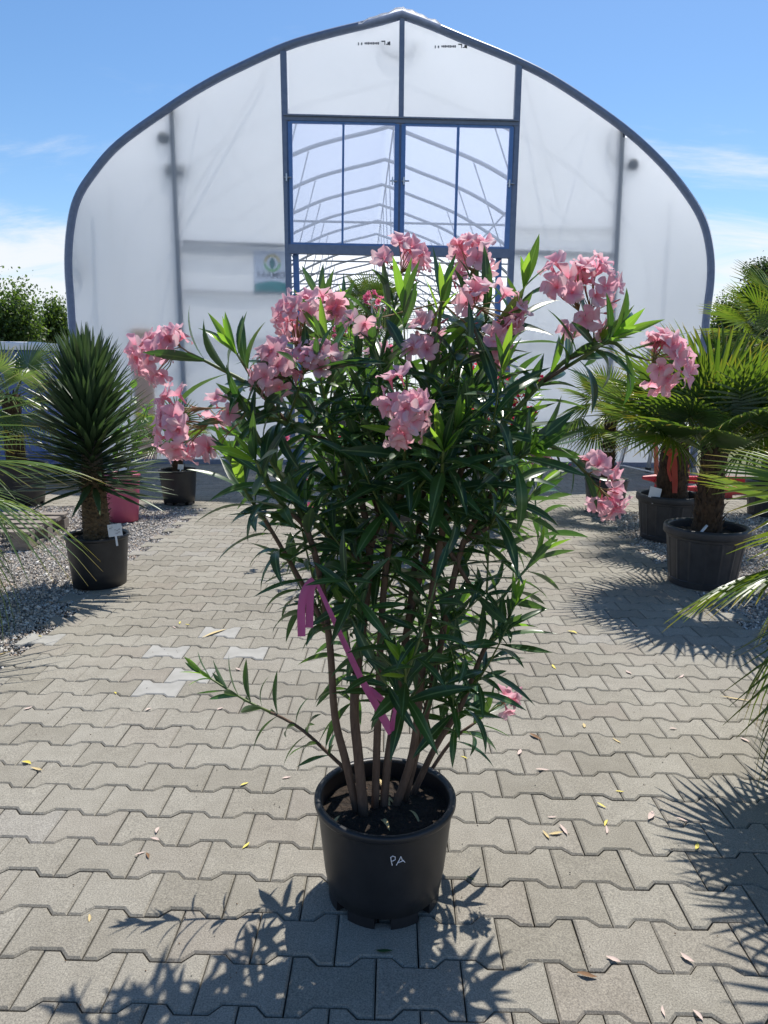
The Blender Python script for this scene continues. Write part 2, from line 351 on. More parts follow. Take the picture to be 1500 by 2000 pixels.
# ------------------------------------------------------------------ ground
def sheet(name, x0, x1, y0, y1, z, mt):
    mb = MB(); mb.add([(x0, y0, z), (x1, y0, z), (x1, y1, z), (x0, y1, z)], [(0, 1, 2, 3)]); return tag(mb.build(name, mt), kind='structure')
sheet('ground', -600, 600, -300, 900, -.09, M['ground'])
PX0, PX1, YC = -1.96, 2.12, 7.25                              # paved path between the gravel beds, cross path beyond
paving = sheet('paving', -14, 14, -2, 11.4, -.022, M['bed'])
PIT, GYAW, GOX, GOY = .1391, -.0139, .2925, 1.3026
def paver_mb():
    g, a0 = .0016, .1; b_ = PIT / 2 + .013 - g; w_ = PIT / 2 - .013 - g; a_ = a0 - g
    ol = [(-a_, -b_), (-.0625 - g * .4, -b_), (-.0375 - g * .4, -w_), (.0375 + g * .4, -w_), (.0625 + g * .4, -b_), (a_, -b_), (a_, b_), (.0625 + g * .4, b_), (.0375 + g * .4, w_), (-.0375 - g * .4, w_), (-.0625 - g * .4, b_), (-a_, b_)]
    n = len(ol); ins = []
    for i in range(n):
        p0, p1, p2 = Vector(ol[i - 1]), Vector(ol[i]), Vector(ol[(i + 1) % n])
        n1 = (p1 - p0).normalized(); n2 = (p2 - p1).normalized(); n1 = Vector((-n1.y, n1.x)); n2 = Vector((-n2.y, n2.x))
        bis = (n1 + n2); bis = bis / bis.dot(n1) ; ins.append(p1 + bis * .0052)
    mb = MB()
    vs = [(p[0], p[1], 0) for p in ins] + [(p[0], p[1], -.0045) for p in ol] + [(p[0], p[1], -.024) for p in ol]
    fs = [tuple(range(n))] + [(n + i, n + (i + 1) % n, (i + 1) % n, i) for i in range(n)] + [(2 * n + i, 2 * n + (i + 1) % n, n + (i + 1) % n, n + i) for i in range(n)]
    mb.add(vs, fs); return mb
pmb = paver_mb(); pv = [variant(pmb)]; pme = pmb.mesh('paver', M['paver'])
cg, sg = math.cos(GYAW), math.sin(GYAW); cand = []
for r in range(-9, 70):
    gy = r * PIT + PIT / 2 + .013
    for j in range(-75, 75):
        gx = (j + (.5 if r % 2 else 0)) * .2
        X = cg * gx - sg * gy + GOX; Y = sg * gx + cg * gy + GOY
        if Y > 10.92 + .035 * X: continue
        if Y < YC and not (PX0 + .09 < X < PX1 - .02): continue
        if abs(X) > 8.5: continue
        z = random.gauss(0, .0009)
        mw = Matrix.Translation((X, Y, z)) @ Matrix.Rotation(GYAW + random.gauss(0, .004), 4, 'Z') @ Matrix.Rotation(random.gauss(0, .004), 4, 'X') @ Matrix.Rotation(random.gauss(0, .004), 4, 'Y')
        q = proj((X, Y, 0)); inv = q is not None and -90 < q[0] < 1590 and q[1] < 2110
        cand.append((q[2] if inv else 99, mw))
cand.sort(key=lambda c: c[0])
M['pale_paver'] = simple('pale worn paver', (.27, .262, .24), (.36, .35, .325), 9, .88, .1)
pale_me = pmb.mesh('paver', M['pale_paver']); pale_px = [(320, 1270), (478, 1270), (300, 1342), (333, 1318), (430, 1240), (60, 1250)]
for d, mw in cand[:300]:
    q = proj(mw.translation); pale = any(abs(q[0] - a) < 40 and abs(q[1] - b) < 11 for a, b in pale_px)
    obj('paver', pale_me if pale else pme, paving, mw)
tag(obj('pavers', merge('pavers', pv, [(0, mw) for d, mw in cand[300:]], [M['paver']]), paving), kind='stuff')

# gravel beds: base sheet plus loose stones
def stones(name, boxes, parent):
    o8 = np.array([(1, 0, 0), (-1, 0, 0), (0, 1, 0), (0, -1, 0), (0, 0, 1), (0, 0, -1)], float)
    f8 = np.array([(0, 2, 4), (2, 1, 4), (1, 3, 4), (3, 0, 4), (2, 0, 5), (1, 2, 5), (3, 1, 5), (0, 3, 5)])
    pts, rr = [], []
    for x0, x1, y0, y1, den in boxes:
        n = int((x1 - x0) * (y1 - y0) * den)
        pts.append(np.stack([rng.uniform(x0, x1, n), rng.uniform(y0, y1, n), np.zeros(n)], 1)); rr.append(rng.lognormal(-4.85, .33, n).clip(.004, .018))
    p = np.concatenate(pts); r = np.concatenate(rr); n = len(p)
    q = rng.normal(size=(n, 4)); q /= np.linalg.norm(q, axis=1)[:, None]; w, x, y, z = q.T
    Rm = np.stack([1 - 2 * (y * y + z * z), 2 * (x * y - z * w), 2 * (x * z + y * w), 2 * (x * y + z * w), 1 - 2 * (x * x + z * z), 2 * (y * z - x * w), 2 * (x * z - y * w), 2 * (y * z + x * w), 1 - 2 * (x * x + y * y)], 1).reshape(n, 3, 3)
    sc = rng.uniform(.6, 1.25, (n, 6, 3)) * np.array([1.15, .9, .75])
    v = np.einsum('nij,nkj->nki', Rm, o8[None] * sc * r[:, None, None]); p[:, 2] = -.012 + r * rng.uniform(.1, .75, n); edge = (p[:, 0] > PX0 - .03) & (p[:, 0] < PX1 + .03); p[edge, 2] = -.0125; r[edge] = np.minimum(r[edge], .0085)
    v = (v + p[:, None]).reshape(-1, 3); f = (f8[None] + (np.arange(n) * 6)[:, None, None]).reshape(-1, 3)
    me = np_mesh(name, v, f.ravel(), np.arange(len(f)) * 3, [M['gravel']])
    return tag(obj(name, me, parent), kind='stuff')
gl = sheet('gravel_bed', -9, PX0, -2, YC - .03, -.014, M['gravel_bed'])
gr_ = sheet('gravel_bed', PX1, 9, -2, YC - .03, -.014, M['gravel_bed'])
stones('gravel', [(PX0 - .05, PX0 + .22, 2.6, YC, 5200), (-3.3, PX0 + .03, 2.6, 4.6, 5200), (-4.2, PX0 + .03, 4.6, YC, 3600), (-7, -4.2, 5.5, YC, 1500)], gl)
stones('gravel', [(PX1 - .25, PX1 + .05, 2.2, YC, 4500), (PX1 - .03, 3.2, 2.2, 4.7, 3600), (PX1 - .03, 4.4, 4.7, YC, 3300), (4.4, 6.5, 5.5, YC, 1200)], gr_)

# ------------------------------------------------------------------ greenhouse
GY, GAX = 10.9, .036                                        # gable plane: Y = GY + GAX*X (axis turned a little to the left)
fdir = Vector((1, GAX, 0)).normalized(); adir = Vector((-GAX, 1, 0)).normalized()
FO = Vector((0, GY, 0))
def fac(x, y):                                              # pixel -> (s, z) in the gable plane
    d = ray(x, y); k = (GY - 0) / (d.y - GAX * d.x); p = CAM + d * k; return ((p - FO).dot(fdir), p.z)
def FP(s, z, off=0.0): return FO + fdir * s + Vector((0, 0, z)) + adir * off
left_px = [(785, 31), (735, 45), (640, 68), (560, 92), (470, 132), (400, 168), (330, 212), (232, 283), (180, 342), (150, 392), (137, 450), (133, 520), (138, 600), (148, 760), (160, 906)]
right_px = [(785, 31), (835, 49), (900, 76), (1015, 124), (1100, 170), (1215, 250), (1290, 318), (1340, 378), (1372, 432), (1386, 488), (1388, 545), (1379, 625), (1366, 770), (1352, 914)]
ls = [fac(*p) for p in left_px]; rs = [fac(*p) for p in right_px]
arch = [Vector((s, z, 0)) for s, z in reversed(ls)] + [Vector((s, z, 0)) for s, z in rs[1:]]
ai = len(ls) - 1
archs = catmull(arch[:ai + 1], 5)[:-1] + catmull(arch[ai:], 5)
archs[0].y = archs[-1].y = 0
def arch_z(s):
    for a, b in zip(archs[4:-4], archs[5:-4]):
        if a.x <= s <= b.x and b.x > a.x: return a.y + (b.y - a.y) * (s - a.x) / (b.x - a.x)
    return 0
gh = empty('greenhouse', FP(0, 0)); gh.location = (0, 0, 0)
tag(gh, 'large arched greenhouse of milky film on a blue grey steel frame', 'greenhouse')
LEN = 30.8; nh = 14
cen = sum((Vector((p.x, p.y, 0)) for p in archs), Vector()) / len(archs)
def scaled(k): return [Vector((cen.x + (p.x - cen.x) * k, max(0, cen.y + (p.y - cen.y) * k) if p.y > 0 else 0, 0)) for p in archs]
inner = scaled(.984)
# roof film: one sheet over the hoops, with slight sag between them
mb = MB(); rows = []
nseg = nh * 2
outer = scaled(1.003)
for i in range(nseg + 1):
    off = LEN * i / nseg - .10 if i == 0 else LEN * i / nseg
    k = 0 if i % 2 == 0 else -.02
    rows.append([FP(p.x * (1 + k * .3), p.y * (1 + k * .3) if p.y > 0 else 0, off) for p in outer])
n = len(outer); mb.add([p for r in rows for p in r], [(i * n + j, i * n + j + 1, (i + 1) * n + j + 1, (i + 1) * n + j) for i in range(nseg) for j in range(n - 1)])
mb.build('roof_film', M['roof_film'], gh, True)
# crumpled film ends lapping over the ridge of the gable
for (pa, pb) in (((700, 52), (786, 22)), ((786, 22), (860, 54))):
    mb = MB(); a = fac(*pa); b = fac(*pb); ring = []
    for i in range(13):
        t = i / 12; s = a[0] + (b[0] - a[0]) * t; z = a[1] + (b[1] - a[1]) * t
        for k in range(5):
            ring.append(FP(s, z + .012 + .008 * math.sin(i * 1.1 + k) * (k / 4) - .045 * (k == 4) + .03 * (1 - k / 4), -.16 + .26 * (4 - k) / 4 + .02 * math.sin(i * 1.7)))
    mb.add(ring, [(i * 5 + k, (i + 1) * 5 + k, (i + 1) * 5 + k + 1, i * 5 + k + 1) for i in range(12) for k in range(4)])
    mb.build('film_flap', M['roof_film'], gh, True)
# gable frame tube (outside of the film)
mb = MB()
ap = [FP(p.x, p.y, -.05) for p in scaled(.995)]
for a, b in zip(ap, ap[1:]):
    if (b - a).length > 1e-4: pass
mb.tube(ap, .055, 10); mb.build('gable_arch', M['blue_grey_frame'], gh, True)
# hoops and tie bars
hoopm = MB(); hoopm.tube([FP(p.x, p.y, 0) for p in scaled(.988)], .042, 8); hme = hoopm.mesh('hoop', M['steel_dark'], True)
zt = 3.95
sl = [p.x for p in inner if p.x < 0 and abs(p.y - zt) < .25]; sr_ = [p.x for p in inner if p.x > 0 and abs(p.y - zt) < .25]
sl = sum(sl) / len(sl) if sl else -4; sr_ = sum(sr_) / len(sr_) if sr_ else 4
tb = MB(); tb.tube([FP(sl, zt, 0), FP(sr_, zt, 0)], .022, 6); tme = tb.mesh('tie_bar', M['steel_dark'], True)
hg = []
for s in (-1.9, .35, 2.5):
    h_ = MB(); h_.tube([FP(s, zt, 0), FP(s * .75, arch_z(s * .75) * .985, 0)], .014, 5); hg.append(h_.mesh('hanger', M['steel_dark'], True))
for i in range(1, nh + 1):
    mw = Matrix.Translation(adir * (LEN / nh * i - .03))
    obj('hoop', hme, gh, mw); obj('tie_bar', tme, gh, mw)
    for h_ in hg: obj('hanger', h_, gh, mw)
for s, z in ((-2.6, arch_z(-2.6) * .975), (2.9, arch_z(2.9) * .975), (.25, arch_z(.25) * .985), (-4.2, 2.6), (4.2, 2.6)):
    mb = MB(); mb.tube([FP(s, z, .1), FP(s, z, LEN)], .02, 6); mb.build('purlin', M['steel_dark'], gh, True)
# posts of the gable, traced in the gable plane
def post(name, pts, w, d, off, mt, sharp=True):
    mb = MB(); q = [FP(*fac(*p), off) for p in pts]
    for a, b in zip(q, q[1:]): mb.bar(a, b, w, d, up=tuple(adir))
    return mb.build(name, mt, gh)
dl_t, dl_b = (554, 104), (573, 905); dr_t, dr_b = (1012, 124), (981, 911)
post('post', [dl_t, dl_b], .085, .08, -.045, M['blue_grey_frame'])
post('post', [dr_t, dr_b], .085, .08, -.045, M['blue_grey_frame'])
post('post', [(785, 34), (783, 240)], .07, .07, -.04, M['blue_grey_frame'])
post('inner_post', [(334, 212), (366, 906)], .085, .07, .055, M['galv'])
post('inner_post', [(1217, 252), (1182, 913)], .085, .07, .055, M['galv'])
post('inner_post', [(196, 335), (218, 905)], .05, .05, .35, M['galv'])
post('inner_post', [(1330, 385), (1300, 912)], .05, .05, .35, M['galv'])
for a, b, o_, w in (((358, 470), (560, 478), .05, .045), ((352, 482), (560, 490), .13, .07), ((362, 565), (560, 572), .08, .05), ((1000, 490), (1196, 496), .06, .07), ((1000, 443), (1200, 446), .12, .035), ((370, 656), (560, 660), .14, .06), ((1000, 667), (1180, 672), .14, .05)):
    mb = MB(); mb.bar(FP(*fac(*a), o_), FP(*fac(*b), o_), w, .05, up=tuple(adir)); mb.build('inner_rail', M['galv'], gh)
for a, b in (((525, 110), (330, 420)), ((1030, 130), (1110, 400))):
    mb = MB(); mb.tube([FP(*fac(*a), .22), FP(*fac(*b), .45)], .022, 6); mb.build('brace', M['galv'], gh, True)
post('lintel', [(556, 233), (1010, 244)], .075, .09, -.05, M['blue_grey_frame'])
post('mid_beam', [(566, 488), (993, 497)], .125, .09, -.052, M['blue_grey_frame'])
post('lintel_flashing', [(556, 229.5), (1010, 240.5)], .02, .13, -.06, M['galv'])
# blue frames of the transom doors
for pts, w in (([(566, 241), (569, 480)], .075), ([(999, 252), (988, 489)], .075), ([(775, 246), (772, 484)], .06), ([(788, 246), (784, 484)], .06), ([(671, 244), (669, 481)], .03), ([(894, 250), (887, 486)], .035)):
    post('window_frame', pts, w, .05, -.06, M['blue_frame'])
for pts in ([(568, 241), (772, 245)], [(790, 246), (999, 251)], [(569, 477), (771, 481)], [(786, 482), (989, 487)]):
    post('window_rail', pts, .03, .045, -.058, M['blue_frame'])
for pts in ([(561, 350), (566, 350)], [(766, 357), (771, 357)], [(788, 357), (794, 357)], [(992, 362), (998, 362)]):
    mb = MB(); a, b = [FP(*fac(*p), -.10) for p in pts]; mb.tube([a - fdir * .03, b + fdir * .03], .012, 6); mb.bar(a - Vector((0, 0, .05)), a + Vector((0, 0, .05)), .02, .03, up=tuple(adir)); mb.build('latch', M['alu'], gh)
post('window_frame', [(781.5, 246), (778, 484)], .06, .03, -.045, M['blue_grey_frame'])
# lower door leaves, slid open: blue frame strips either side of the doorway
for pts in ([(577, 488), (590, 905)], [(975, 495), (966, 911)]):
    post('door_frame', pts, .085, .04, .03, M['blue_frame'])
post('door_rail', [(572, 577), (592, 578)], .04, .04, .035, M['blue_frame'])
# film panels
def panel(name, s0, s1, zlow, mt, off=.0, ztop=None):
    mb = MB(); n = max(6, int((s1 - s0) / .12)); vs = []
    nz = 14
    for i in range(n + 1):
        s = s0 + (s1 - s0) * i / n; top = ztop(s) if ztop else arch_z(s) * .992
        lo = zlow(s) if callable(zlow) else zlow
        for k in range(nz + 1):
            z = lo + (max(top, lo + .01) - lo) * k / nz
            u = math.sin(math.pi * i / n) * math.sin(math.pi * k / nz)
            vs.append(FP(s, z, off + .02 * u * math.sin(s * 2.1 + z * 1.3)))
    mb.add(vs, [(i * (nz + 1) + k, (i + 1) * (nz + 1) + k, (i + 1) * (nz + 1) + k + 1, i * (nz + 1) + k + 1) for i in range(n) for k in range(nz)])
    return mb.build(name, mt, gh, True)
sA, sB = fac(345, 500)[0], fac(566, 400)[0]; sC, sD = fac(996, 400)[0], fac(1200, 500)[0]
smin, smax = min(p.x for p in archs) + .02, max(p.x for p in archs) - .02
zl = fac(780, 238)[1]; zm0 = fac(780, 481)[1]
def side_edge(sgn):                                         # outer panels follow the whole arch side: build as fan strips
    pts = [p for p in archs if (p.x * sgn) > (sA * -1 if sgn < 0 else sD) - 1e-6]
    mb = MB(); base = sA if sgn < 0 else sD; vs = []; nk = 12
    pts = sorted(pts, key=lambda p: p.y)
    for p in pts:
        for k in range(nk + 1):
            s = base + (p.x * .994 - base) * k / nk; vs.append(FP(s, p.y * .994, .015 * math.sin(math.pi * k / nk) * math.sin(p.y * 2)))
    top = arch_z(base) * .992
    nn = len(pts); mb.add(vs, [(i * (nk + 1) + k, i * (nk + 1) + k + 1, (i + 1) * (nk + 1) + k + 1, (i + 1) * (nk + 1) + k) for i in range(nn - 1) for k in range(nk)])
    return mb.build('film_panel', M['film'], gh, True)
side_edge(-1); side_edge(1)
panel('film_panel', sA + .001, sB, 0, M['film']); panel('film_panel', sC, sD - .001, 0, M['film'])
sM = fac(785, 150)[0]
panel('film_panel', sB + .002, sM, zl, M['film']); panel('film_panel', sM + .002, sC - .002, zl, M['film'])
pcuts = [fac(567, 300)[0], fac(670, 300)[0], fac(775, 300)[0], fac(787, 300)[0], fac(892, 300)[0], fac(996, 300)[0]]
for a, b in ((0, 1), (1, 2), (3, 4), (4, 5)):
    panel('window_pane', pcuts[a] + .003, pcuts[b] - .003, zm0, M['clear_film'], .0, ztop=lambda s: zl + .0)
# kick plate along the foot of the gable
for s0, s1 in ((ls[-1][0], sB), (sC, rs[-1][0])):
    mb = MB(); mb.bar(FP(s0, .035, -.03), FP(s1, .035, -.03), .07, .03, up=tuple(adir)); mb.build('base_rail', M['galv'], gh)
# pipe hooks with round end caps behind the film
def hook(c, px_r, a0, a1, endpx):
    s, z = fac(*c); r = px_r / 128
    mb = MB(); pts = [FP(s + r * math.cos(a), z + r * math.sin(a), .12) for a in np.linspace(R(a0), R(a1), 9)]; mb.tube(pts, .03, 8)
    if endpx:
        e = fac(*endpx); mb.tube([pts[-1], FP(e[0], e[1], .10)], .03, 8); q = FP(e[0], e[1], .03)
        mb.tube([q, q + adir * .06], .085, 14)
    return mb.build('pipe_hook', M['steel_dark'], gh, True)
hook((1240, 275), 45, 150, 255, (1238, 320)); hook((290, 228), 45, 30, -60, (317, 268)); hook((779, 68), 32, 190, 350, None); hook((135, 520), 26, 70, -80, None)
mb = MB(); mb.bar(FP(*fac(320, 330), .1), FP(*fac(362, 332), .1), .16, .1, up=tuple(adir)); mb.build('junction_box', M['steel_dark'], gh)
# far gable: film wall with door posts
mb = MB(); fp = [FP(p.x, p.y, LEN - .02) for p in scaled(.99)]; mb.add(fp, [tuple(range(len(fp)))]); mb.build('film_panel', M['roof_film'], gh)
mb = MB(); mb.add([FP(-4.75, .004, .05), FP(4.65, .004, .05), FP(4.65, .004, LEN), FP(-4.75, .004, LEN)], [(0, 1, 2, 3)]); mb.v = [(x, y, -.004) for x, y, z in mb.v]
tag(mb.build('greenhouse_floor', M['floor']), kind='structure')
# faint printed line of characters on the film (too small to read in the photograph)
def film_print(px, py, tilt=0.0):
    root = MB()
    def dash(x, y, w, h):
        a = fac(x, y); root.bar(FP(a[0], a[1], -.0065), FP(a[0] + w / 128, a[1], -.0065), h / 128, .002, up=tuple(adir))
    dash(px - 34, py + 2, 2, 4.5); dash(px - 28, py + 2, 2.5, 4)
    for k in range(9): dash(px - 21 + k * 3.2, py + 1 + tilt * k, 2.4, 3 + (k * 7 % 3) * .5)
    for k, (w, h, dy) in enumerate(((3.5, 2, -3), (3, 2, -3), (1.5, 7, 0), (5, 1.5, 3), (4, 4, 1), (2.5, 6, 1))): dash(px + 12 + k * 2.9, py + dy, w, h)
    return root.build('film_print', M['faint_ink'], gh)
film_print(733, 84); film_print(883, 90)
# banner behind the film
def banner():
    c = fac(532, 530); w, h = 68 / 128, 74 / 128; off = .018
    b = MB(); b.bar(FP(c[0] - w / 2, c[1], off), FP(c[0] + w / 2, c[1], off), h, .003, up=tuple(adir)); root = b.build('banner', M['banner'])
    tag(root, 'small white banner reading FARMER with a green leaf emblem behind the film', 'banner')
    o2 = off - .004
    g = MB(); vs = [FP(c[0] - w / 2, c[1] - h / 2, o2), FP(c[0] + w / 2, c[1] - h / 2, o2)] + [FP(c[0] + w / 2 - w * t, c[1] - h / 2 + .10 + .055 * math.sin(math.pi * t), o2) for t in np.linspace(0, 1, 12)]
    g.add(vs, [tuple(range(len(vs)))]); g.build('green_field', M['print_green'], root)
    cx, cz = c[0], c[1] + .115
    for a0, a1, mt, nm in ((5, 175, 'print_gold', 'upper_ring'), (185, 355, 'print_lime', 'lower_ring')):
        g = MB(); aa = np.linspace(R(a0), R(a1), 16); vs = [FP(cx + r * math.cos(a), cz + r * math.sin(a), o2) for a in aa for r in (.085, .125)]
        g.add(vs, [(2 * i, 2 * i + 1, 2 * i + 3, 2 * i + 2) for i in range(15)]); g.build(nm, M[mt], root)
    g = MB(); vs = [FP(cx + .042 * math.sin(math.pi * t) * s, cz - .09 + .17 * t, o2 - .001) for s in (1,) for t in np.linspace(0, 1, 9)] + [FP(cx - .042 * math.sin(math.pi * t), cz - .09 + .17 * t, o2 - .001) for t in np.linspace(1, 0, 9)[1:-1]]
    g.add(vs, [tuple(range(len(vs)))]); g.build('leaf_emblem', M['print_leaf'], root)
    cu = bpy.data.curves.new('lettering', 'FONT'); cu.body = 'FARMER'; cu.size = .125; cu.align_x = 'CENTER'; cu.extrude = .0005; cu.offset = .001
    to = bpy.data.objects.new('lettering_source', cu); COL.objects.link(to); bpy.context.view_layer.update()
    me = bpy.data.meshes.new_from_object(to.evaluated_get(bpy.context.evaluated_depsgraph_get())); bpy.data.objects.remove(to)
    me.materials.clear(); me.materials.append(M['print_ink'])
    p = FP(cx, c[1] - .095, o2 - .001); x = fdir; z = Vector((0, 0, 1)); y = -adir
    lo = obj('lettering', me, root); lo.matrix_local = Matrix(((x.x, z.x, y.x, p.x), (x.y, z.y, y.y, p.y), (x.z, z.z, y.z, p.z), (0, 0, 0, 1)))
banner()
mb = MB(); a = fac(262, 640); b = fac(306, 905); q = .03
mb.add([FP(a[0] - .05, .02, q), FP(b[0] + .02, .02, q), FP(b[0] + .02, a[1], q), FP(a[0] - .05, a[1], q), FP(a[0] - .05, .02, q + .03), FP(b[0] + .02, .02, q + .03), FP(b[0] + .02, a[1], q + .03), FP(a[0] - .05, a[1], q + .03)], [(0, 1, 2, 3), (7, 6, 5, 4), (0, 4, 5, 1), (1, 5, 6, 2), (2, 6, 7, 3), (3, 7, 4, 0)])
tag(mb.build('board', M['board']), 'tall tan board leaning inside the milky film wall', 'board')

# ------------------------------------------------------------------ foliage building blocks
def oleander_leaf_mb(curve, twist, wid):
    mb = MB(); n = 8; L = 1.0; vs, uv, fs = [], [], []
    prof = [.10, .42, .72, .93, 1.0, .92, .70, .38, .0]
    a = 0.25 * curve; x = z = 0
    for i in range(n + 1):
        t = i / n; w = wid * prof[i]; tw = twist * t
        fold = .38
        for k in (-1, 0, 1):
            yy = w * k; zz_ = abs(k) * w * fold
            vs.append((x, yy * math.cos(tw) - zz_ * math.sin(tw), z + yy * math.sin(tw) + zz_ * math.cos(tw))); uv.append((.5 + .5 * k, t))
        a -= curve / n; x += L / n * math.cos(a); z += L / n * math.sin(a)
    for i in range(n):
        for k in (0, 1): fs.append((i * 3 + k, (i + 1) * 3 + k, (i + 1) * 3 + k + 1, i * 3 + k + 1))
    mb.add(vs, fs, 0, uv); return mb
LEAFV = [oleander_leaf_mb(c, t, w) for c, t, w in ((.15, .1, .085), (.45, -.25, .078), (.8, .3, .082), (1.2, -.2, .075), (-.2, .4, .085), (.6, .7, .07), (.3, -.6, .09), (1.6, .15, .07))]
LEAFVAR = [variant(m_) for m_ in LEAFV]
def flower_mb(rs_, hue):
    rg = random.Random(rs_); mb = MB(); op = rg.uniform(.15, .75)
    for p in range(5):
        a0 = 2 * math.pi * p / 5 + rg.uniform(-.12, .12); vs, uv, fs = [], [], []; L = rg.uniform(.9, 1.05); cup = op + rg.uniform(-.25, .25)
        for i, (r, w, z) in enumerate(((.08, .06, -.05), (.28, .20, .05), (.55, .38, .14), (.84, .43, .17), (1.02, .25, .12))):
            r *= L; zz_ = z + cup * r * .55 - .12 * (i == 4)
            for k in (-1, 0, 1):
                tw = .28 * r * k; x_, y_ = r * math.cos(.22 * r) - 0, k * w + .22 * r * r
                zt_ = zz_ + tw * .45 + (0.05 * (k * k)) + rg.uniform(-.03, .03)
                vs.append((x_ * math.cos(a0) - y_ * math.sin(a0), x_ * math.sin(a0) + y_ * math.cos(a0), zt_)); uv.append((.25 + .05 * k, r))
        for i in range(4):
            for k in (0, 1): fs.append((i * 3 + k, (i + 1) * 3 + k, (i + 1) * 3 + k + 1, i * 3 + k + 1))
        mb.add(vs, fs, 0, uv)
    mb.tube([(0, 0, -.75), (0, 0, -.4), (0, 0, -.02)], [.045, .07, .16], 6, 0, False)
    for k in range(5):
        a = 2 * math.pi * k / 5; mb.add([(.05 * math.cos(a), .05 * math.sin(a), -.02), (.10 * math.cos(a + .4), .10 * math.sin(a + .4), 0), (.09 * math.cos(a), .09 * math.sin(a), .16)], [(0, 1, 2)], 1)
    return mb
FLOW = [flower_mb(i, 0) for i in range(6)]
def flower_meshes(mt): return [m_.mesh('flower', [mt, M['throat']], True) for m_ in FLOW]
FL_PINK, FL_RED, FL_HOT = flower_meshes(M['pink']), flower_meshes(M['red']), flower_meshes(M['hot_pink'])
bb = MB(); bb.lathe([(.0, 0), (.09, .08), (.12, .3), (.07, .75), (0, 1)], 6); BUD = bb.mesh('bud', M['bud'], True)
def whorls(pts, leaves, rg, start=.25, gap=.026, L=(.09, .15), young=True, tipn=4, droop=0.0):
    """leaves in threes along a shoot; leaves: list of (variant, matrix, young)"""
    acc = 0; tot = sum((b - a).length for a, b in zip(pts, pts[1:])); az = rg.uniform(0, 6.28); nxt = tot * start
    for a, b in zip(pts, pts[1:]):
        d = b - a; l = d.length
        if l < 1e-6: continue
        t = d / l
        while nxt <= acc + l:
            q = a + t * (nxt - acc); f = nxt / tot; az += R(60) + rg.uniform(-.25, .25)
            ref = Vector((.31, .17, .93)); e1 = (ref - t * ref.dot(t)); e1 = e1.normalized() if e1.length > .05 else t.orthogonal().normalized(); e2 = t.cross(e1)
            for k in range(3):
                if rg.random() < .12: continue
                an = az + k * 2.094 + rg.uniform(-.2, .2); rad = e1 * math.cos(an) + e2 * math.sin(an)
                spread = R(68) - R(40) * max(0, (f - .55) / .45) + rg.uniform(-.2, .2) + droop
                ld = (t * math.cos(spread) + rad * math.sin(spread)).normalized(); nn = (t * math.sin(spread) - rad * math.cos(spread))
                ln = rg.uniform(*L) * (1.0 - .35 * max(0, (f - .8) / .2))
                lv = rg.choice((0, 1, 1, 2, 4, 6)) if f > .7 else rg.choice((1, 2, 2, 3, 5, 6, 7))
                leaves.append((lv, frame(q, ld, nn, ln), young and f > .86 and rg.random() < .55))
            nxt += gap * rg.uniform(.8, 1.3)
        acc += l
    if young:                                               # tuft at the tip
        t = (pts[-1] - pts[-2]).normalized(); e1 = t.orthogonal().normalized(); e2 = t.cross(e1)
        for k in range(tipn):
            an = k * 6.283 / tipn + rg.uniform(-.3, .3); rad = e1 * math.cos(an) + e2 * math.sin(an); sp = rg.uniform(.15, .5)
            leaves.append((rg.choice((0, 0, 4, 6)), frame(pts[-1], t * math.cos(sp) + rad * math.sin(sp), t * math.sin(sp) - rad * math.cos(sp), rg.uniform(.55, .95) * L[1] * .75), rg.random() < .6))
def cluster(parent, c, rad, nfl, axis, base, rg, meshes, size, buds=3):
    """flower head: branching stalk (part) with its flowers and buds as sub-parts"""
    axis = Vector(axis).normalized(); c = Vector(c); base = Vector(base); sm = MB(); hub = base + (c - base) * .55
    sm.tube([base, base + (hub - base) * .5 + rdir(rg) * .004, hub], [.0022, .0018, .0016], 5); info = []
    for i in range(nfl):
        for tr_ in range(30):
            d = rdir(rg)
            if d.dot(axis) > -.45: break
        face = (d * .8 + axis * .35 + rdir(rg) * .35 + Vector((0, -.12, 0))).normalized(); p = c + d * rad * rg.uniform(.72, 1.05); sc = size * rg.uniform(.85, 1.12)
        foot = p - face * sc * .72; sm.tube([hub, hub.lerp(foot, .55) + rdir(rg) * .004, foot], [.0014, .0012, .001], 4, 0, False); info.append((p, face, sc))
    ends = []
    for i in range(buds):
        d = (rdir(rg) + axis * .6).normalized(); e = hub + d * rad * rg.uniform(.5, .95); sm.tube([hub, e], [.0013, .001], 4, 0, False); ends.append((e, d))
    so = sm.build('flower_stalk', M['stalk'], parent, True)
    for p, f, sc in info:
        x = f.orthogonal(); obj('flower', rg.choice(meshes), so, frame(p, (x * math.cos(p.x * 99) + f.cross(x) * math.sin(p.x * 99)), f, sc))
    for e, d in ends:
        b = rg.uniform(.012, .024); obj('bud', BUD, so, frame(e, d.orthogonal(), d, b))
def split_leaves(parent, leaves, mats_old, name='leaf', keep=300, mw_root=None):
    leaf_me = [m_.mesh('leaf', M['oleander_leaf'], True) for m_ in LEAFV]; young_me = [m_.mesh('leaf', M['oleander_young'], True) for m_ in LEAFV]
    order = []
    for v, mw, y in leaves:
        q = proj(mw.translation); order.append((mw.col[0].length / q[2] if q else 0, v, mw, y))
    order.sort(key=lambda o: -o[0])
    for s, v, mw, y in order[:keep]: obj(name, (young_me if y else leaf_me)[v], parent, mw)
    rest = order[keep:]
    if rest:
        var2 = LEAFVAR + [(a, b, c, [1] * len(d)) for a, b, c, d in LEAFVAR]
        tag(obj('foliage', merge('foliage', var2, [(v + (8 if y else 0), mw) for s, v, mw, y in rest], [M['oleander_leaf'], M['oleander_young']], True), parent), kind='stuff')

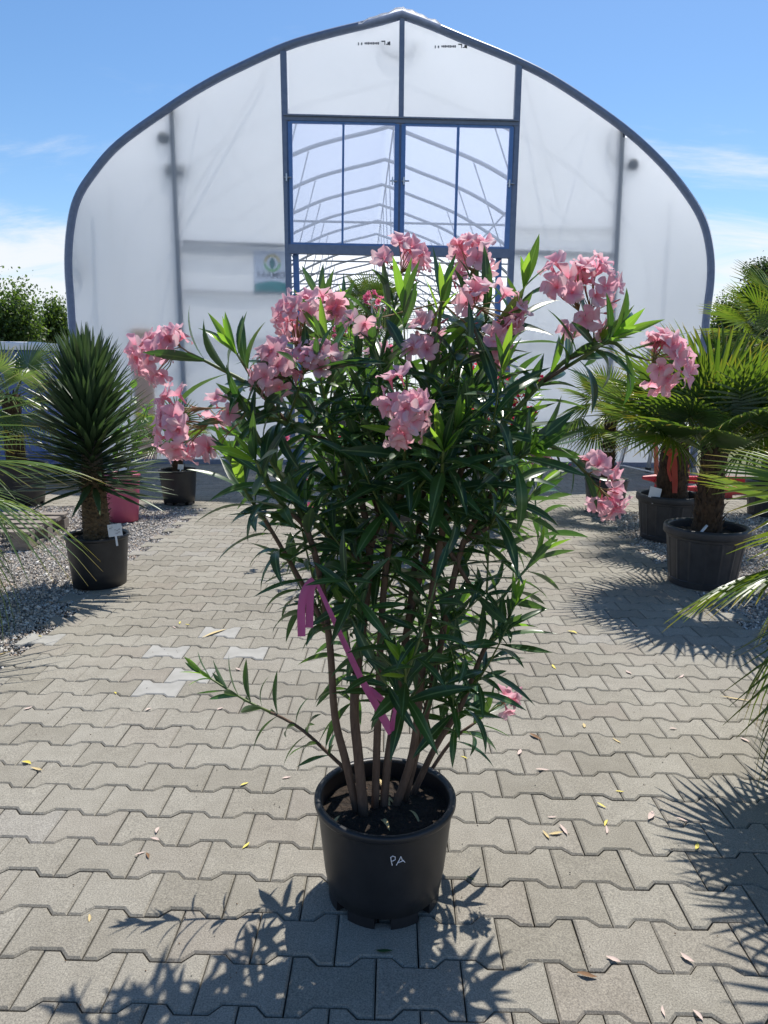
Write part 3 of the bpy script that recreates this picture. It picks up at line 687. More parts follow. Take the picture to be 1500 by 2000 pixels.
# ------------------------------------------------------------------ pots
def plain_pot(parent, rr, rb, h, mt, feet=True, n=64):
    z0 = .03 if feet else 0.0
    mb = MB(); mb.lathe([(rb * .93, z0), (rb, z0 + .002), (rb + (rr * .965 - rb) * .3, h * .3), (rr * .955, h * .93), (rr * .955, h * .935)], n)
    mb.lathe([(rr * .90, h * .97), (rr * .88, h * .6), (rr * .86, h * .5)], n)
    po = mb.build('pot', mt, parent, True)
    rm = MB(); rm.lathe([(rr * .955, h * .93), (rr * .985, h * .935), (rr, h * .955), (rr, h * .985), (rr * .985, h), (rr * .93, h), (rr * .90, h * .985), (rr * .90, h * .95)], n); rm.build('rim', mt, po, True)
    if feet:
        for k in range(8):
            a0 = 2 * math.pi * k / 8 + .12; f = MB(); vs = []
            aa = np.linspace(a0, a0 + .50, 7)
            for a in aa:
                for r in (rb * .80, rb * .985):
                    for z in (0, z0 + .006): vs.append((r * math.cos(a), r * math.sin(a), z))
            fs = []
            for i in range(6):
                b0, b1 = i * 4, i * 4 + 4
                fs += [(b0 + 2, b0 + 3, b1 + 3, b1 + 2), (b0 + 1, b0, b1, b1 + 1), (b0, b0 + 2, b1 + 2, b1)]
            fs += [(0, 1, 3, 2), (26, 27, 25, 24)]
            f.add(vs, fs); f.build('foot', mt, po)
    return po
def soil(parent, r, z, seed=0):
    mb = MB(); n, k = 28, 7; vs = [(0, 0, z + .012)]
    for i in range(1, k + 1):
        for j in range(n):
            a = 2 * math.pi * j / n; q = r * i / k; vs.append((q * math.cos(a), q * math.sin(a), z + .012 * (1 - i / k) + .010 * mnoise.noise((q * 40 + seed, math.cos(a) * q * 40, math.sin(a) * q * 40))))
    fs = [(0, 1 + j, 1 + (j + 1) % n) for j in range(n)] + [(1 + i * n + j, 1 + (i + 1) * n + j, 1 + (i + 1) * n + (j + 1) % n, 1 + i * n + (j + 1) % n) for i in range(k - 1) for j in range(n)]
    mb.add(vs, fs); return mb.build('soil', M['soil'], parent, True)
def ribbed_pot(parent, rr, rb, h, mt, n=96, ribs=16):
    def rf(r, z, a):
        if not (h * .12 < z < h * .80): return r
        ph = (a * ribs / (2 * math.pi)) % 1; return r * (1 - .022 * (1 if .16 < ph < .84 else 0))
    mb = MB(); zs = [0, .004, h * .11, h * .121, h * .14, h * .5, h * .78, h * .799, h * .81, h * .86]
    mb.lathe([((rb * .97 if z == 0 else rb + (rr * .93 - rb) * z / (h * .86)), z) for z in zs], n, rfun=rf)
    mb.lathe([(rr * .87, h * .97), (rr * .84, h * .6)], n)
    po = mb.build('pot', mt, parent, False)
    rm = MB(); rm.lathe([(rr * .93, h * .86), (rr * .985, h * .862), (rr, h * .88), (rr, h * .97), (rr * .985, h), (rr * .90, h), (rr * .87, h * .985), (rr * .87, h * .95)], n); rm.build('rim', mt, po, True)
    return po

# ------------------------------------------------------------------ main oleander
PC = Vector((.012, 1.705, 0)); POTH = .283
ol = empty('potted_oleander', PC); tag(ol, 'tall pale pink oleander in a black pot marked PA at the middle of the paving', 'plant')
OFF = -PC
pot = plain_pot(ol, .187, .152, POTH, M['black_plastic'])
soil(ol, .168, POTH * .82)
def L3(p): return Vector(p) - PC
# handwritten mark on the pot
mk = MB()
def onpot(x, y):
    d = ray(x, y); o_ = CAM - PC; z_guess = .17
    for _ in range(6):
        r = .152 + (.18 - .152) * min(1, max(0, z_guess / POTH)) + .0012
        A = d.x ** 2 + d.y ** 2; B = 2 * (o_.x * d.x + o_.y * d.y); C_ = o_.x ** 2 + o_.y ** 2 - r * r
        t = (-B - math.sqrt(max(0, B * B - 4 * A * C_))) / (2 * A); p = o_ + d * t; z_guess = p.z
    return p
for stroke in ([(766, 1690), (764, 1681), (763, 1674)], [(763, 1675), (767, 1672), (772, 1674), (772, 1679), (766, 1682)], [(774, 1690), (779, 1681), (783, 1673)], [(783, 1673), (786, 1680), (791, 1684)], [(776, 1685), (783, 1683), (789, 1680)]):
    mk.tube([onpot(*p) for p in stroke], .0011, 5)
mk.build('handwritten_mark', M['chalk'], pot)
rg = random.Random(11)
SZ = POTH * .82
stems = [  # photo outline of each stem, depth at its tip, base radius
    ([(700, 1598), (676, 1490), (654, 1400), (645, 1270), (626, 1130), (598, 1030), (560, 950), (512, 870), (478, 800)], 1.55, .0105),
    ([(712, 1606), (700, 1480), (692, 1370), (710, 1210), (722, 1080), (700, 960), (655, 870), (605, 800), (570, 760)], 1.72, .013),
    ([(722, 1085), (740, 1000), (748, 850), (742, 720), (765, 620), (780, 560)], 1.78, .007),
    ([(748, 1592), (758, 1480), (778, 1350), (800, 1200), (828, 1100), (850, 1000), (868, 890), (885, 780), (905, 680), (920, 600), (924, 560)], 1.78, .0105),
    ([(768, 1590), (806, 1470), (822, 1330), (838, 1200), (862, 1050), (905, 910), (985, 825), (1060, 745), (1110, 700), (1160, 670)], 1.62, .0105),
    ([(1110, 700), (1190, 668), (1225, 690), (1255, 700)], 1.58, .005),
    ([(800, 1566), (850, 1460), (900, 1380), (945, 1270), (985, 1225), (1000, 1190)], 1.70, .0085),
    ([(786, 1580), (840, 1360), (872, 1200), (905, 1060), (965, 960), (1030, 870), (1100, 882), (1150, 930)], 1.60, .009),
    ([(732, 1594), (738, 1400), (746, 1200), (762, 1050), (795, 930), (822, 800), (850, 690), (862, 590)], 1.60, .0095),
    ([(735, 1560), (640, 1470), (575, 1415), (480, 1368), (400, 1318)], 1.86, .005),
    ([(822, 1535), (880, 1450), (930, 1410), (972, 1378)], 1.88, .005),
    ([(640, 1230), (585, 1130), (520, 1020), (480, 960), (462, 915)], 1.60, .0055),
    ([(905, 1060), (970, 1020), (1020, 990), (1050, 950)], 1.75, .0055),
    ([(735, 1000), (690, 860), (655, 730), (636, 640), (628, 590)], 1.85, .006),
    ([(868, 900), (930, 770), (985, 670), (1012, 600), (1022, 565)], 1.64, .006),
    ([(778, 1450), (788, 1380), (792, 1300)], 1.47, .0045),
    ([(852, 1060), (862, 960), (866, 880)], 1.46, .0055),
    ([(800, 1000), (790, 900), (788, 840)], 1.47, .005),
    ([(655, 880), (560, 826), (480, 806)], 1.53, .006),
    ([(560, 826), (500, 760), (420, 715), (372, 690)], 1.62, .005),
    ([(905, 690), (940, 640), (955, 620)], 1.70, .0045),
    ([(862, 1050), (950, 1180), (1010, 1130), (1055, 1080)], 1.85, .005),
    ([(700, 1100), (600, 1010), (520, 905), (470, 850)], 1.95, .006),
    ([(800, 1200), (830, 950), (870, 800), (960, 690)], 2.05, .008),
    ([(720, 1200), (690, 1000), (650, 850), (610, 700)], 2.10, .008),
    ([(905, 910), (985, 905), (1035, 885)], 1.48, .005),
    ([(560, 826), (510, 765), (462, 690)], 1.55, .004),
    ([(598, 1030), (530, 960), (500, 900)], 1.48, .005),
    ([(1060, 745), (1150, 690), (1195, 660)], 1.52, .004),
]
leaves = []; nodes = []; tips = []; soilpts = []
for k, (pts, yt, r0) in enumerate(stems):
    y0 = pts[0][1]
    if y0 > 1500: b = G(pts[0][0], pts[0][1], SZ - .02); Y0 = b.y
    else:                                                   # branch: starts at the depth of the nearest stem already built
        best = min(nodes, key=lambda q: (q[1][0] - pts[0][0]) ** 2 + (q[1][1] - pts[0][1]) ** 2); Y0 = best[0].y; b = best[0]
    n = len(pts); W = [b]
    for i in range(1, n):
        f = i / (n - 1); W.append(P(pts[i][0], pts[i][1], Y0 + (yt - Y0) * f ** 1.25))
    W = catmull(W, 4)
    mb = MB(); m_ = len(W); woody = y0 > 1100
    rads = [r0 * (1 - .72 * (i / (m_ - 1))) + .0012 for i in range(m_)]
    cut = int(m_ * (.62 if woody else .25)); cut = max(1, cut)
    mb.tube([w - PC for w in W[:cut + 1]], rads[:cut + 1], 9, 0); mb.tube([w - PC for w in W[cut:]], rads[cut:], 7, 1)
    mb.build('stem', [M['bark'], M['stem_green']], ol, True)
    for w in W: nodes.append((w, proj(w)[:2]))
    tips.append(W)
    s0 = .5 if woody else .28
    if k in (9,): s0 = .30
    whorls(W, leaves, rg, start=s0, gap=.043, L=(.11, .185) if k != 9 else (.09, .14), young=k not in (0, 2, 3, 5, 7, 10, 18, 19, 20))
# filler shoots through the crown
env = [(480, 600, 980), (600, 540, 1030), (700, 470, 1060), (850, 440, 1110), (1000, 450, 1075), (1200, 560, 1050), (1300, 590, 1000), (1400, 600, 950), (1490, 640, 900)]
def envx(y):
    for (y0, a0, b0), (y1, a1, b1) in zip(env, env[1:]):
        if y0 <= y <= y1: t = (y - y0) / (y1 - y0); return a0 + (a1 - a0) * t, b0 + (b1 - b0) * t
    return (0, 0)
made = 0; tries = 0
while made < 54 and tries < 6000:
    tries += 1
    w, (px, py) = rg.choice(nodes)
    if not (600 < py < 1500) or (py > 1290 and px < 625): continue
    outd = Vector((w.x - PC.x, w.y - PC.y, 0)); outd = outd.normalized() if outd.length > .03 else Vector((rg.uniform(-1, 1), rg.uniform(-1, 1), 0)).normalized()
    d = (outd * rg.uniform(.3, .9) + Vector((rg.uniform(-.7, .7), rg.uniform(-.9, .7), rg.uniform(.25, .9)))).normalized(); ln = rg.uniform(.14, .30)
    W = [w + d * ln * f + Vector((0, 0, .10 * ln * f * f * 4 * (1 if py > 900 else .4))) for f in np.linspace(0, 1, 6)]
    if W[-1].y < 1.42: continue
    q = proj(W[-1] + d * .05); e = envx(q[1])
    if not (e[0] + 20 < q[0] < e[1] - 20) or q[1] < 560: continue
    mb = MB(); mb.tube([x - PC for x in W], [.0036 - .0004 * i for i in range(6)], 6); mb.build('shoot', M['stem_green'], ol, True)
    whorls(W, leaves, rg, start=.22, gap=.045, L=(.105, .175), young=rg.random() < .4, droop=.3 if py > 1150 else .05); made += 1
made = tries = 0
low = [q for q in nodes if 1080 < q[1][1] < 1430 and 625 < q[1][0] < 900]
while made < 18 and tries < 3000:                            # leafy shoots on the far side, low down
    tries += 1; w, (px, py) = rg.choice(low)
    d = Vector((rg.uniform(-1.0, .7), rg.uniform(.15, 1.0), rg.uniform(.1, .8))).normalized(); ln = rg.uniform(.16, .34)
    W = [w + d * ln * f + Vector((0, 0, .25 * ln * f * f)) for f in np.linspace(0, 1, 6)]
    q = proj(W[-1] + d * .05); e = envx(q[1])
    if not (e[0] + 40 < q[0] < e[1] - 25): continue
    mb = MB(); mb.tube([x - PC for x in W], [.0036 - .0004 * i for i in range(6)], 6); mb.build('shoot', M['stem_green'], ol, True)
    whorls(W, leaves, rg, start=.25, gap=.042, L=(.105, .175), young=rg.random() < .3, droop=.3); made += 1
leaves = [(v, Matrix.Translation(OFF) @ mw, y) for v, mw, y in leaves]
ol_leaves = leaves
# flower heads (photo pixel, radius in px, flowers, depth, axis)
heads = [
    (785, 512, 42, 15, 1.78, (0, -.1, 1)), (924, 512, 45, 13, 1.78, (.1, 0, 1)), (1105, 555, 50, 11, 1.62, (-.2, -.2, .9)), (1150, 560, 46, 11, 1.62, (.4, -.2, .8)), (1140, 632, 34, 7, 1.62, (.3, -.2, -.3)),
    (1292, 708, 47, 17, 1.58, (1, -.1, -.1)), (308, 698, 46, 18, 1.62, (-1, -.1, .1)), (338, 668, 26, 5, 1.62, (-.2, 0, 1)), (350, 850, 42, 15, 1.53, (-.9, -.2, -.4)), (350, 795, 30, 7, 1.53, (-.8, -.2, .3)),
    (428, 800, 24, 3, 1.52, (-.2, -.8, .3)), (418, 878, 14, 2, 1.53, (-.2, -.3, -1)), (545, 722, 48, 16, 1.58, (-.5, -.3, .6)), (612, 705, 42, 11, 1.6, (-.2, -.3, .8)), (588, 618, 42, 15, 1.66, (-.8, 0, .4)), (640, 605, 28, 6, 1.7, (-.2, 0, 1)),
    (788, 770, 38, 7, 1.42, (-.1, -.6, .6)), (790, 822, 40, 10, 1.41, (0, -.9, -.3)), (932, 590, 30, 6, 1.58, (-.3, -.3, .8)), (982, 606, 32, 8, 1.56, (.7, -.2, .4)), (960, 672, 32, 6, 1.58, (.3, -.3, -.2)),
    (1188, 972, 30, 9, 1.59, (.5, -.2, -.6)), (1170, 912, 26, 6, 1.6, (.5, -.1, .6)), (988, 1372, 22, 5, 1.84, (.8, -.2, .1)), (825, 690, 26, 5, 1.56, (0, -.4, .5)), (835, 640, 20, 3, 1.58, (0, -.4, .7)), (702, 632, 18, 3, 1.62, (0, -.3, -.6)), (740, 700, 18, 3, 1.95, (0, -.3, .6)), (1060, 905, 12, 2, 1.6, (.3, -.2, .6)),
]
for (x, y, rp, nf, Y, ax) in heads:
    c = P(x, y, Y) - PC; s = Y * 1.0 / 1390 * 1.02
    ax = Vector(ax).normalized()
    best = min(tips, key=lambda W: (W[-1] - PC - (c - ax * rp * s * 1.2)).length); tip = best[-1] - PC
    base = tip if (tip - c).length < .22 else min((q[0] - PC for q in nodes), key=lambda p: (p - (c - ax * rp * s * 1.6)).length)
    cluster(ol, c, rp * s * 1.0, nf, ax, base, rg, FL_PINK, .0275, buds=3 if nf > 5 else 1)
split_leaves(ol, ol_leaves, None)
# dry leaves lying on the soil
for k in range(9):
    a = rg.uniform(0, 6.28); r = rg.uniform(.05, .13); o_ = obj('fallen_leaf', LEAFV[rg.choice((3, 7, 2))].mesh('fallen_leaf', M['dry_leaf'], True), ol, frame((r * math.cos(a), r * math.sin(a), SZ + .016), (math.cos(a * 3), math.sin(a * 3), .05), (0, .1, 1), rg.uniform(.05, .09)))

# pink ribbon tied between the stems
def ribbon(name, strips, mt, label):
    root = None
    for i, (pts, w) in enumerate(strips):
        mb = MB(); vs, fs = [], []; pts = catmull(pts, 4)
        for k, p in enumerate(pts):
            t = (pts[min(k + 1, len(pts) - 1)] - pts[max(k - 1, 0)]).normalized(); view = (p - CAM).normalized(); side = t.cross(view).normalized()
            side = (side + view * .35 * math.sin(k * .7 + i)).normalized(); ww = w[0] + (w[1] - w[0]) * k / (len(pts) - 1)
            for s in (-1, 0, 1): vs.append(p + side * ww * s + view * .003 * abs(s))
        fs = [(k * 3 + j, k * 3 + j + 1, (k + 1) * 3 + j + 1, (k + 1) * 3 + j) for k in range(len(pts) - 1) for j in (0, 1)]
        mb.add(vs, fs)
        if root is None: root = empty(name, (0, 0, 0)); tag(root, label, 'ribbon')
        mb.build('tail' if i else 'band', mt, root, True)
    return root
ribbon('ribbon', [
    ([P(616, 1134, 1.525), P(640, 1185, 1.510), P(672, 1255, 1.505), P(705, 1325, 1.505), P(735, 1378, 1.515), P(765, 1432, 1.535)], (.004, .010)),
    ([P(720, 1345, 1.515), P(745, 1365, 1.515), P(775, 1388, 1.525)], (.008, .005)),
    ([P(614, 1133, 1.520), P(598, 1150, 1.515), P(589, 1185, 1.510), P(589, 1243, 1.510)], (.010, .009)),
    ([P(616, 1134, 1.520), P(607, 1155, 1.515), P(605, 1190, 1.511), P(604, 1226, 1.511)], (.008, .009)),
    ([P(765, 1432, 1.535), P(768, 1405, 1.525), P(772, 1385, 1.530)], (.006, .004))], M['ribbon'], 'translucent pink ribbon tied round the stems of the oleander in the marked pot')

# ------------------------------------------------------------------ palms
def frond_mb(seed, nseg=34, spread=125, Rr=.40, pl=.36, bend=.5, droop=.25, fuse=.36, wf=.49):
    rg = random.Random(seed); mb = MB()
    pp = [Vector((pl * t, 0, -.10 * pl * t * t)) for t in np.linspace(0, 1, 5)]
    mb.tube(pp, [.011, .008, .0065, .0055, .005], 5, 1, False)
    hub = pp[-1]; half = R(spread)
    for k in range(nseg):
        th = -half + 2 * half * (k + .5) / nseg + rg.uniform(-.02, .02); L = Rr * (1 - .22 * (abs(th) / half) ** 2) * rg.uniform(.93, 1.04); dth = 2 * half / nseg
        vs, uv, fs = [], [], []
        tipd = rg.uniform(.0, .35) * droop * 1.5; dirx, diry = math.cos(th), math.sin(th)
        for i, r in enumerate((.03, .25, .45, .65, .84, 1.0)):
            w = r * L * dth * wf if r <= fuse + .04 else (fuse * L * dth * wf) * (1 + .25 * (1 - abs(2 * r - 1))) * (1 - (r - fuse) / (1 - fuse)) ** .6 + .0008
            rr = r * L; zc_ = -bend * rr * .55 - droop * rr * rr / Rr - tipd * max(0, r - .6) ** 2 * Rr * 2 + .22 * abs(math.sin(th)) * rr
            for s in (-1, 0, 1):
                vs.append((hub.x + dirx * rr - diry * w * s, diry * rr + dirx * w * s, hub.z + zc_ - (w * .8 if s == 0 else 0))); uv.append((.5 + .5 * s, r))
        fs = [(i * 3 + j, (i + 1) * 3 + j, (i + 1) * 3 + j + 1, i * 3 + j + 1) for i in range(5) for j in (0, 1)]
        mb.add(vs, fs, 0, uv)
    return mb
FROND = [frond_mb(i, 30 + (i % 3) * 4, 118 + (i * 7) % 22, .40, .34, (.15, .45, .7, .3, .55, .9)[i], (.15, .3, .5, .2, .35, .8)[i]) for i in range(6)]
THIN = [frond_mb(i + 20, 24, 100 + 9 * i, .46, .30, (.1, .3, .5, .3, .4, .6)[i], (.15, .3, .4, .2, .3, .5)[i], .14, .46) for i in range(6)]
FR_ME = {'palm_leaf': [m_.mesh('frond', [M['palm_leaf'], M['petiole']], False) for m_ in FROND], 'palm_leaf_blue': [m_.mesh('frond', [M['palm_leaf_blue'], M['petiole']], False) for m_ in FROND], 'thin': [m_.mesh('frond', [M['palm_leaf_blue'], M['petiole']], False) for m_ in THIN]}
def palm(name, label, loc, crown_z, trunk_r, nfr, scale, seed, pot_dims=None, leafk='palm_leaf', ribbed=True, elev=(80, -25), group='potted fan palms on the gravel', potmat='grey_plastic', azs=None, stiff=False):
    rg = random.Random(seed); root = empty(name, loc); tag(root, label, 'palm', group); z0 = 0
    if pot_dims:
        rr, rb, h = pot_dims; (ribbed_pot if ribbed else plain_pot)(root, rr, rb, h, M[potmat]); soil(root, rr * .86, h * .86, seed); z0 = h * .84
    # trunk with shaggy leaf bases
    mb = MB(); n, k = 18, 12; prof = [(trunk_r * (1.12 - .25 * i / k + .06 * math.sin(i * 1.9)), z0 + (crown_z - z0 + .05) * i / k) for i in range(k + 1)]
    mb.lathe(prof, n, rfun=lambda r, z, a: r * (1 + .10 * mnoise.noise((math.cos(a) * 3 + seed, math.sin(a) * 3, z * 22)))); tk = mb.build('trunk', M['fibre'], root, True)
    fb = MB(); cnt = int(60 + (crown_z - z0) * 260)
    for i in range(cnt):
        f = (i + .5) / cnt; z = z0 + (crown_z + .03 - z0) * f; a = i * 2.39996; r = trunk_r * (1.10 - .22 * f); ln = rg.uniform(.05, .12); w = rg.uniform(.006, .018)
        o_ = Vector((math.cos(a), math.sin(a), 0)); s_ = Vector((-math.sin(a), math.cos(a), 0)); p = o_ * r * .96 + Vector((0, 0, z)); e = p + o_ * rg.uniform(.008, .045) + Vector((0, 0, ln * rg.uniform(.4, 1))) + s_ * rg.uniform(-.02, .02)
        fb.add([p - s_ * w, p + s_ * w, e + s_ * w * .2, e - s_ * w * .2], [(0, 1, 2, 3)])
    tag(fb.build('trunk_fibre', M['fibre'], root), kind='stuff')
    for i in range(nfr):
        f = i / max(1, nfr - 1); az = (azs[i % len(azs)] if azs else i * 2.39996 + seed) + rg.uniform(-.15, .15); el = R(elev[0] + (elev[1] - elev[0]) * f ** .85) + rg.uniform(-.12, .12)
        d = Vector((math.cos(az) * math.cos(el), math.sin(az) * math.cos(el), math.sin(el))); up = Vector((-math.cos(az) * math.sin(el), -math.sin(az) * math.sin(el), math.cos(el)))
        up = Quaternion(d, rg.uniform(-.35, .35)) @ up
        v = rg.choice((0, 0, 1, 3)) if f < .4 else rg.choice((1, 2, 3, 4, 5) if f < .85 else (2, 4, 5))
        if stiff: v = rg.choice((0, 0, 3, 1) if f < .7 else (0, 3, 1, 4))
        obj('frond', FR_ME[leafk][v], root, frame((math.cos(az) * trunk_r * .5, math.sin(az) * trunk_r * .5, crown_z + .02 * (1 - f)), d, up, scale * rg.uniform(.85, 1.1)))
    return root
palm('fan_palm', 'yellow tipped fan palm in a big ribbed dark grey tub where pavers meet gravel', (2.17, 4.68, 0), .88, .085, 30, 1.20, 3, (.272, .212, .40), elev=(88, 22), stiff=True)
palm('fan_palm', 'fan palm with a red ribbon on its trunk in a ribbed tub', (2.47, 6.05, 0), .88, .12, 20, 1.02, 5, (.285, .225, .39), elev=(84, 14), stiff=True)
palm('fan_palm', 'slim fan palm in a dark pot with white tape round its trunk', (2.30, 7.30, 0), .98, .065, 15, .86, 8, (.225, .18, .34), ribbed=False, elev=(80, -15))
palm('fan_palm', 'low fan palm with dark drooping fronds beside the bare paving edge', (1.66, 2.10, 0), .84, .07, 26, 1.0, 12, (.2, .16, .30), elev=(65, -42))
palm('fan_palm', 'tallest fan palm with bright yellow green leaves above the red machine', (3.95, 7.2, 0), 1.72, .10, 22, 1.15, 21, (.24, .19, .36))
palm('fan_palm', 'pale thin leaved fan palm beside the wooden pallet', (-2.36, 3.35, 0), .80, .07, 26, 1.1, 33, (.22, .18, .30), leafk='thin', ribbed=False, elev=(75, -40), potmat='black_plastic')
palm('fan_palm', 'grey green fan palm in a wide black pot before the blue wrapped stack', (-3.80, 7.30, 0), 1.08, .09, 18, .9, 40, (.30, .24, .43), leafk='palm_leaf_blue', ribbed=False, potmat='black_plastic')
palm('fan_palm', 'small fan palm with few leaves in a black pot behind the pink pot', (-2.17, 7.42, 0), .62, .045, 11, .72, 52, (.20, .16, .37), ribbed=False, elev=(70, 0), potmat='black_plastic')
# white tape / red ribbon on trunks
mb = MB(); mb.lathe([(.076, .62), (.078, .622), (.076, .655)], 24); o_ = mb.build('tape_band', M['white_plastic'], None, True); o_.location = (2.30, 7.30, 0); tag(o_, 'white tape band round the slim palm trunk', 'tape')
tz = P(1312, 884, 5.92)
ribbon('ribbon', [([tz + Vector((0, .0, .02)), P(1316, 905, 5.9), P(1318, 935, 5.89), P(1318, 963, 5.88)], (.03, .02)), ([P(1300, 878, 5.93), P(1312, 886, 5.90), P(1326, 880, 5.93)], (.03, .03)), ([P(1312, 886, 5.9), P(1306, 915, 5.91), P(1311, 940, 5.9)], (.02, .01))], M['red_ribbon'], 'red plastic ribbon hanging from a palm trunk')

# ------------------------------------------------------------------ yucca
def yucca():
    loc = G(192, 1147); loc = Vector((-1.86, 4.50, 0)); rg = random.Random(9)
    root = empty('potted_yucca', loc); tag(root, 'big spiky yucca with hundreds of stiff narrow leaves in a black pot', 'plant')
    h = .335; plain_pot(root, .200, .165, h, M['black_plastic'], feet=False); soil(root, .18, h * .90, 4)
    mb = MB(); mb.lathe([(.085, h * .85), (.083, .40), (.08, .52), (.075, .62), (.06, .9), (.04, 1.3)], 22, rfun=lambda r, z, a: r * (1 + .12 * mnoise.noise((math.cos(a) * 5, math.sin(a) * 5, z * 40)))); mb.build('trunk', M['yucca_bark'], root, True)
    fb = MB()
    for i in range(260):
        z = h * .88 + (.66 - h * .88) * i / 260; a = i * 2.39996; o_ = Vector((math.cos(a), math.sin(a), 0)); s_ = Vector((-math.sin(a), math.cos(a), 0)); p = o_ * .078 + Vector((0, 0, z)); e = p + o_ * rg.uniform(.012, .03) + Vector((0, 0, rg.uniform(-.015, .02)))
        fb.add([p - s_ * .012, p + s_ * .012, e + s_ * .006, e - s_ * .006], [(0, 1, 2, 3)])
    tag(fb.build('leaf_scars', M['yucca_bark'], root), kind='stuff')
    lv = []
    for c in (0, .12, -.10):
        mb = MB(); vs, uv = [], []; pr = (.55, .75, .98, 1.0, .8, .45, .02)
        for i in range(7):
            t = i / 6; w = .042 * pr[i]
            for k in (-1, 0, 1): vs.append((t, w * k, -c * t * t + abs(k) * w * .55)); uv.append((.5 + .5 * k, t))
        mb.add(vs, [(i * 3 + j, (i + 1) * 3 + j, (i + 1) * 3 + j + 1, i * 3 + j + 1) for i in range(6) for j in (0, 1)], 0, uv); lv.append(mb)
    items = []; n = 430
    for i in range(n):
        f = i / (n - 1); z = .62 + .72 * f ** .95; az = i * 2.39996; el = R(-14 + 84 * f ** .72 + 20 * max(0, f - .93) / .07) + rg.uniform(-.10, .10)
        d = Vector((math.cos(az) * math.cos(el), math.sin(az) * math.cos(el), math.sin(el))); up = Vector((-math.cos(az) * math.sin(el), -math.sin(az) * math.sin(el), math.cos(el)))
        ln = (.43 if f < .15 else .40) * rg.uniform(.88, 1.1) * (1 - .16 * max(0, f - .6) / .4); r0 = .07 - .03 * f
        items.append((rg.choice((0, 0, 1, 2)), frame((math.cos(az) * r0, math.sin(az) * r0, z), d, up, ln)))
    me = [m_.mesh('leaf', M['yucca_leaf'], True) for m_ in lv]
    items.sort(key=lambda it: -(it[1].translation.z * .3 - it[1].col[0].y))
    for v, mw in items[:300]: obj('leaf', me[v], root, mw)
    tag(obj('foliage', merge('foliage', [variant(m_) for m_ in lv], items[300:], [M['yucca_leaf']], True), root), kind='stuff')
    return loc, h
yl, yh = yucca()
def plant_label(name, label, base, hgt, w, th, rz, tilt, strokes=True):
    root = empty(name, base, rz); tag(root, label, 'label'); mb = MB(); T = Matrix.Rotation(tilt, 4, 'Y') @ Matrix.Rotation(R(-12), 4, 'X')
    mb.box((-.006, -.001, 0), (.006, .001, hgt), 0, T); mb.build('stake', M['white_plastic'], root)
    mb = MB(); mb.box((-w / 2, -.002, hgt - .002), (w / 2, 0, hgt + th), 0, T); mb.build('plate', M['white_plastic'], root)
    if strokes:
        mb = MB(); rg = random.Random(3)
        for row, (x0, x1) in enumerate(((-.38, -.12), (-.02, .38), (.02, .34))):
            x = x0 * w
            while x < x1 * w:
                zz_ = hgt + th * (.72 - .24 * row); mb.tube([T @ Vector((x, -.0028, zz_)), T @ Vector((x + .003, -.0028, zz_ + rg.choice((-1, 1)) * .007)), T @ Vector((x + .005, -.0028, zz_))], .0008, 4); x += .0075
        mb.build('handwriting', M['ink'], root)
q = G(229, 1066, yh * .9)
plant_label('plant_label', 'white T shaped plant label with handwriting in the yucca pot', (q.x, q.y, yh * .9), .062, .085, .075, .1, R(-8))
q = G(566 - 313 + 0, 905, 0)
plant_label('plant_label', 'small white plant label in the pink pot', (-2.40, 6.40, .42), .05, .06, .05, .2, R(20), False)
plant_label('plant_label', 'small white plant label in the small palm pot', (-2.12, 7.32, .32), .06, .06, .05, 0, R(3), False)
plant_label('plant_label', 'white card label leaning in the tub of the red ribboned palm', (2.25, 5.88, .33), .05, .10, .09, .0, R(14), False)
mb = MB(); mb.tube([(2.02, 4.50, .345), (2.10, 4.53, .43)], .009, 6); tag(mb.build('plant_stake', M['white_plastic'], None, True), 'short white stake lying in the nearest ribbed palm tub', 'stake')
mb = MB(); mb.add([(2.66, 5.95, .34), (2.71, 5.95, .34), (2.705, 5.97, .52), (2.69, 5.98, .66), (2.665, 5.97, .52), (2.66, 5.96, .34), (2.71, 5.96, .34), (2.705, 5.98, .52), (2.69, 5.99, .66), (2.665, 5.98, .52)], [(0, 1, 2, 3, 4), (9, 8, 7, 6, 5), (0, 5, 6, 1), (1, 6, 7, 2), (2, 7, 8, 3), (3, 8, 9, 4), (4, 9, 5, 0)])
tag(mb.build('plant_stake', M['alu']), 'pale blade shaped stake standing in the palm tub', 'stake')

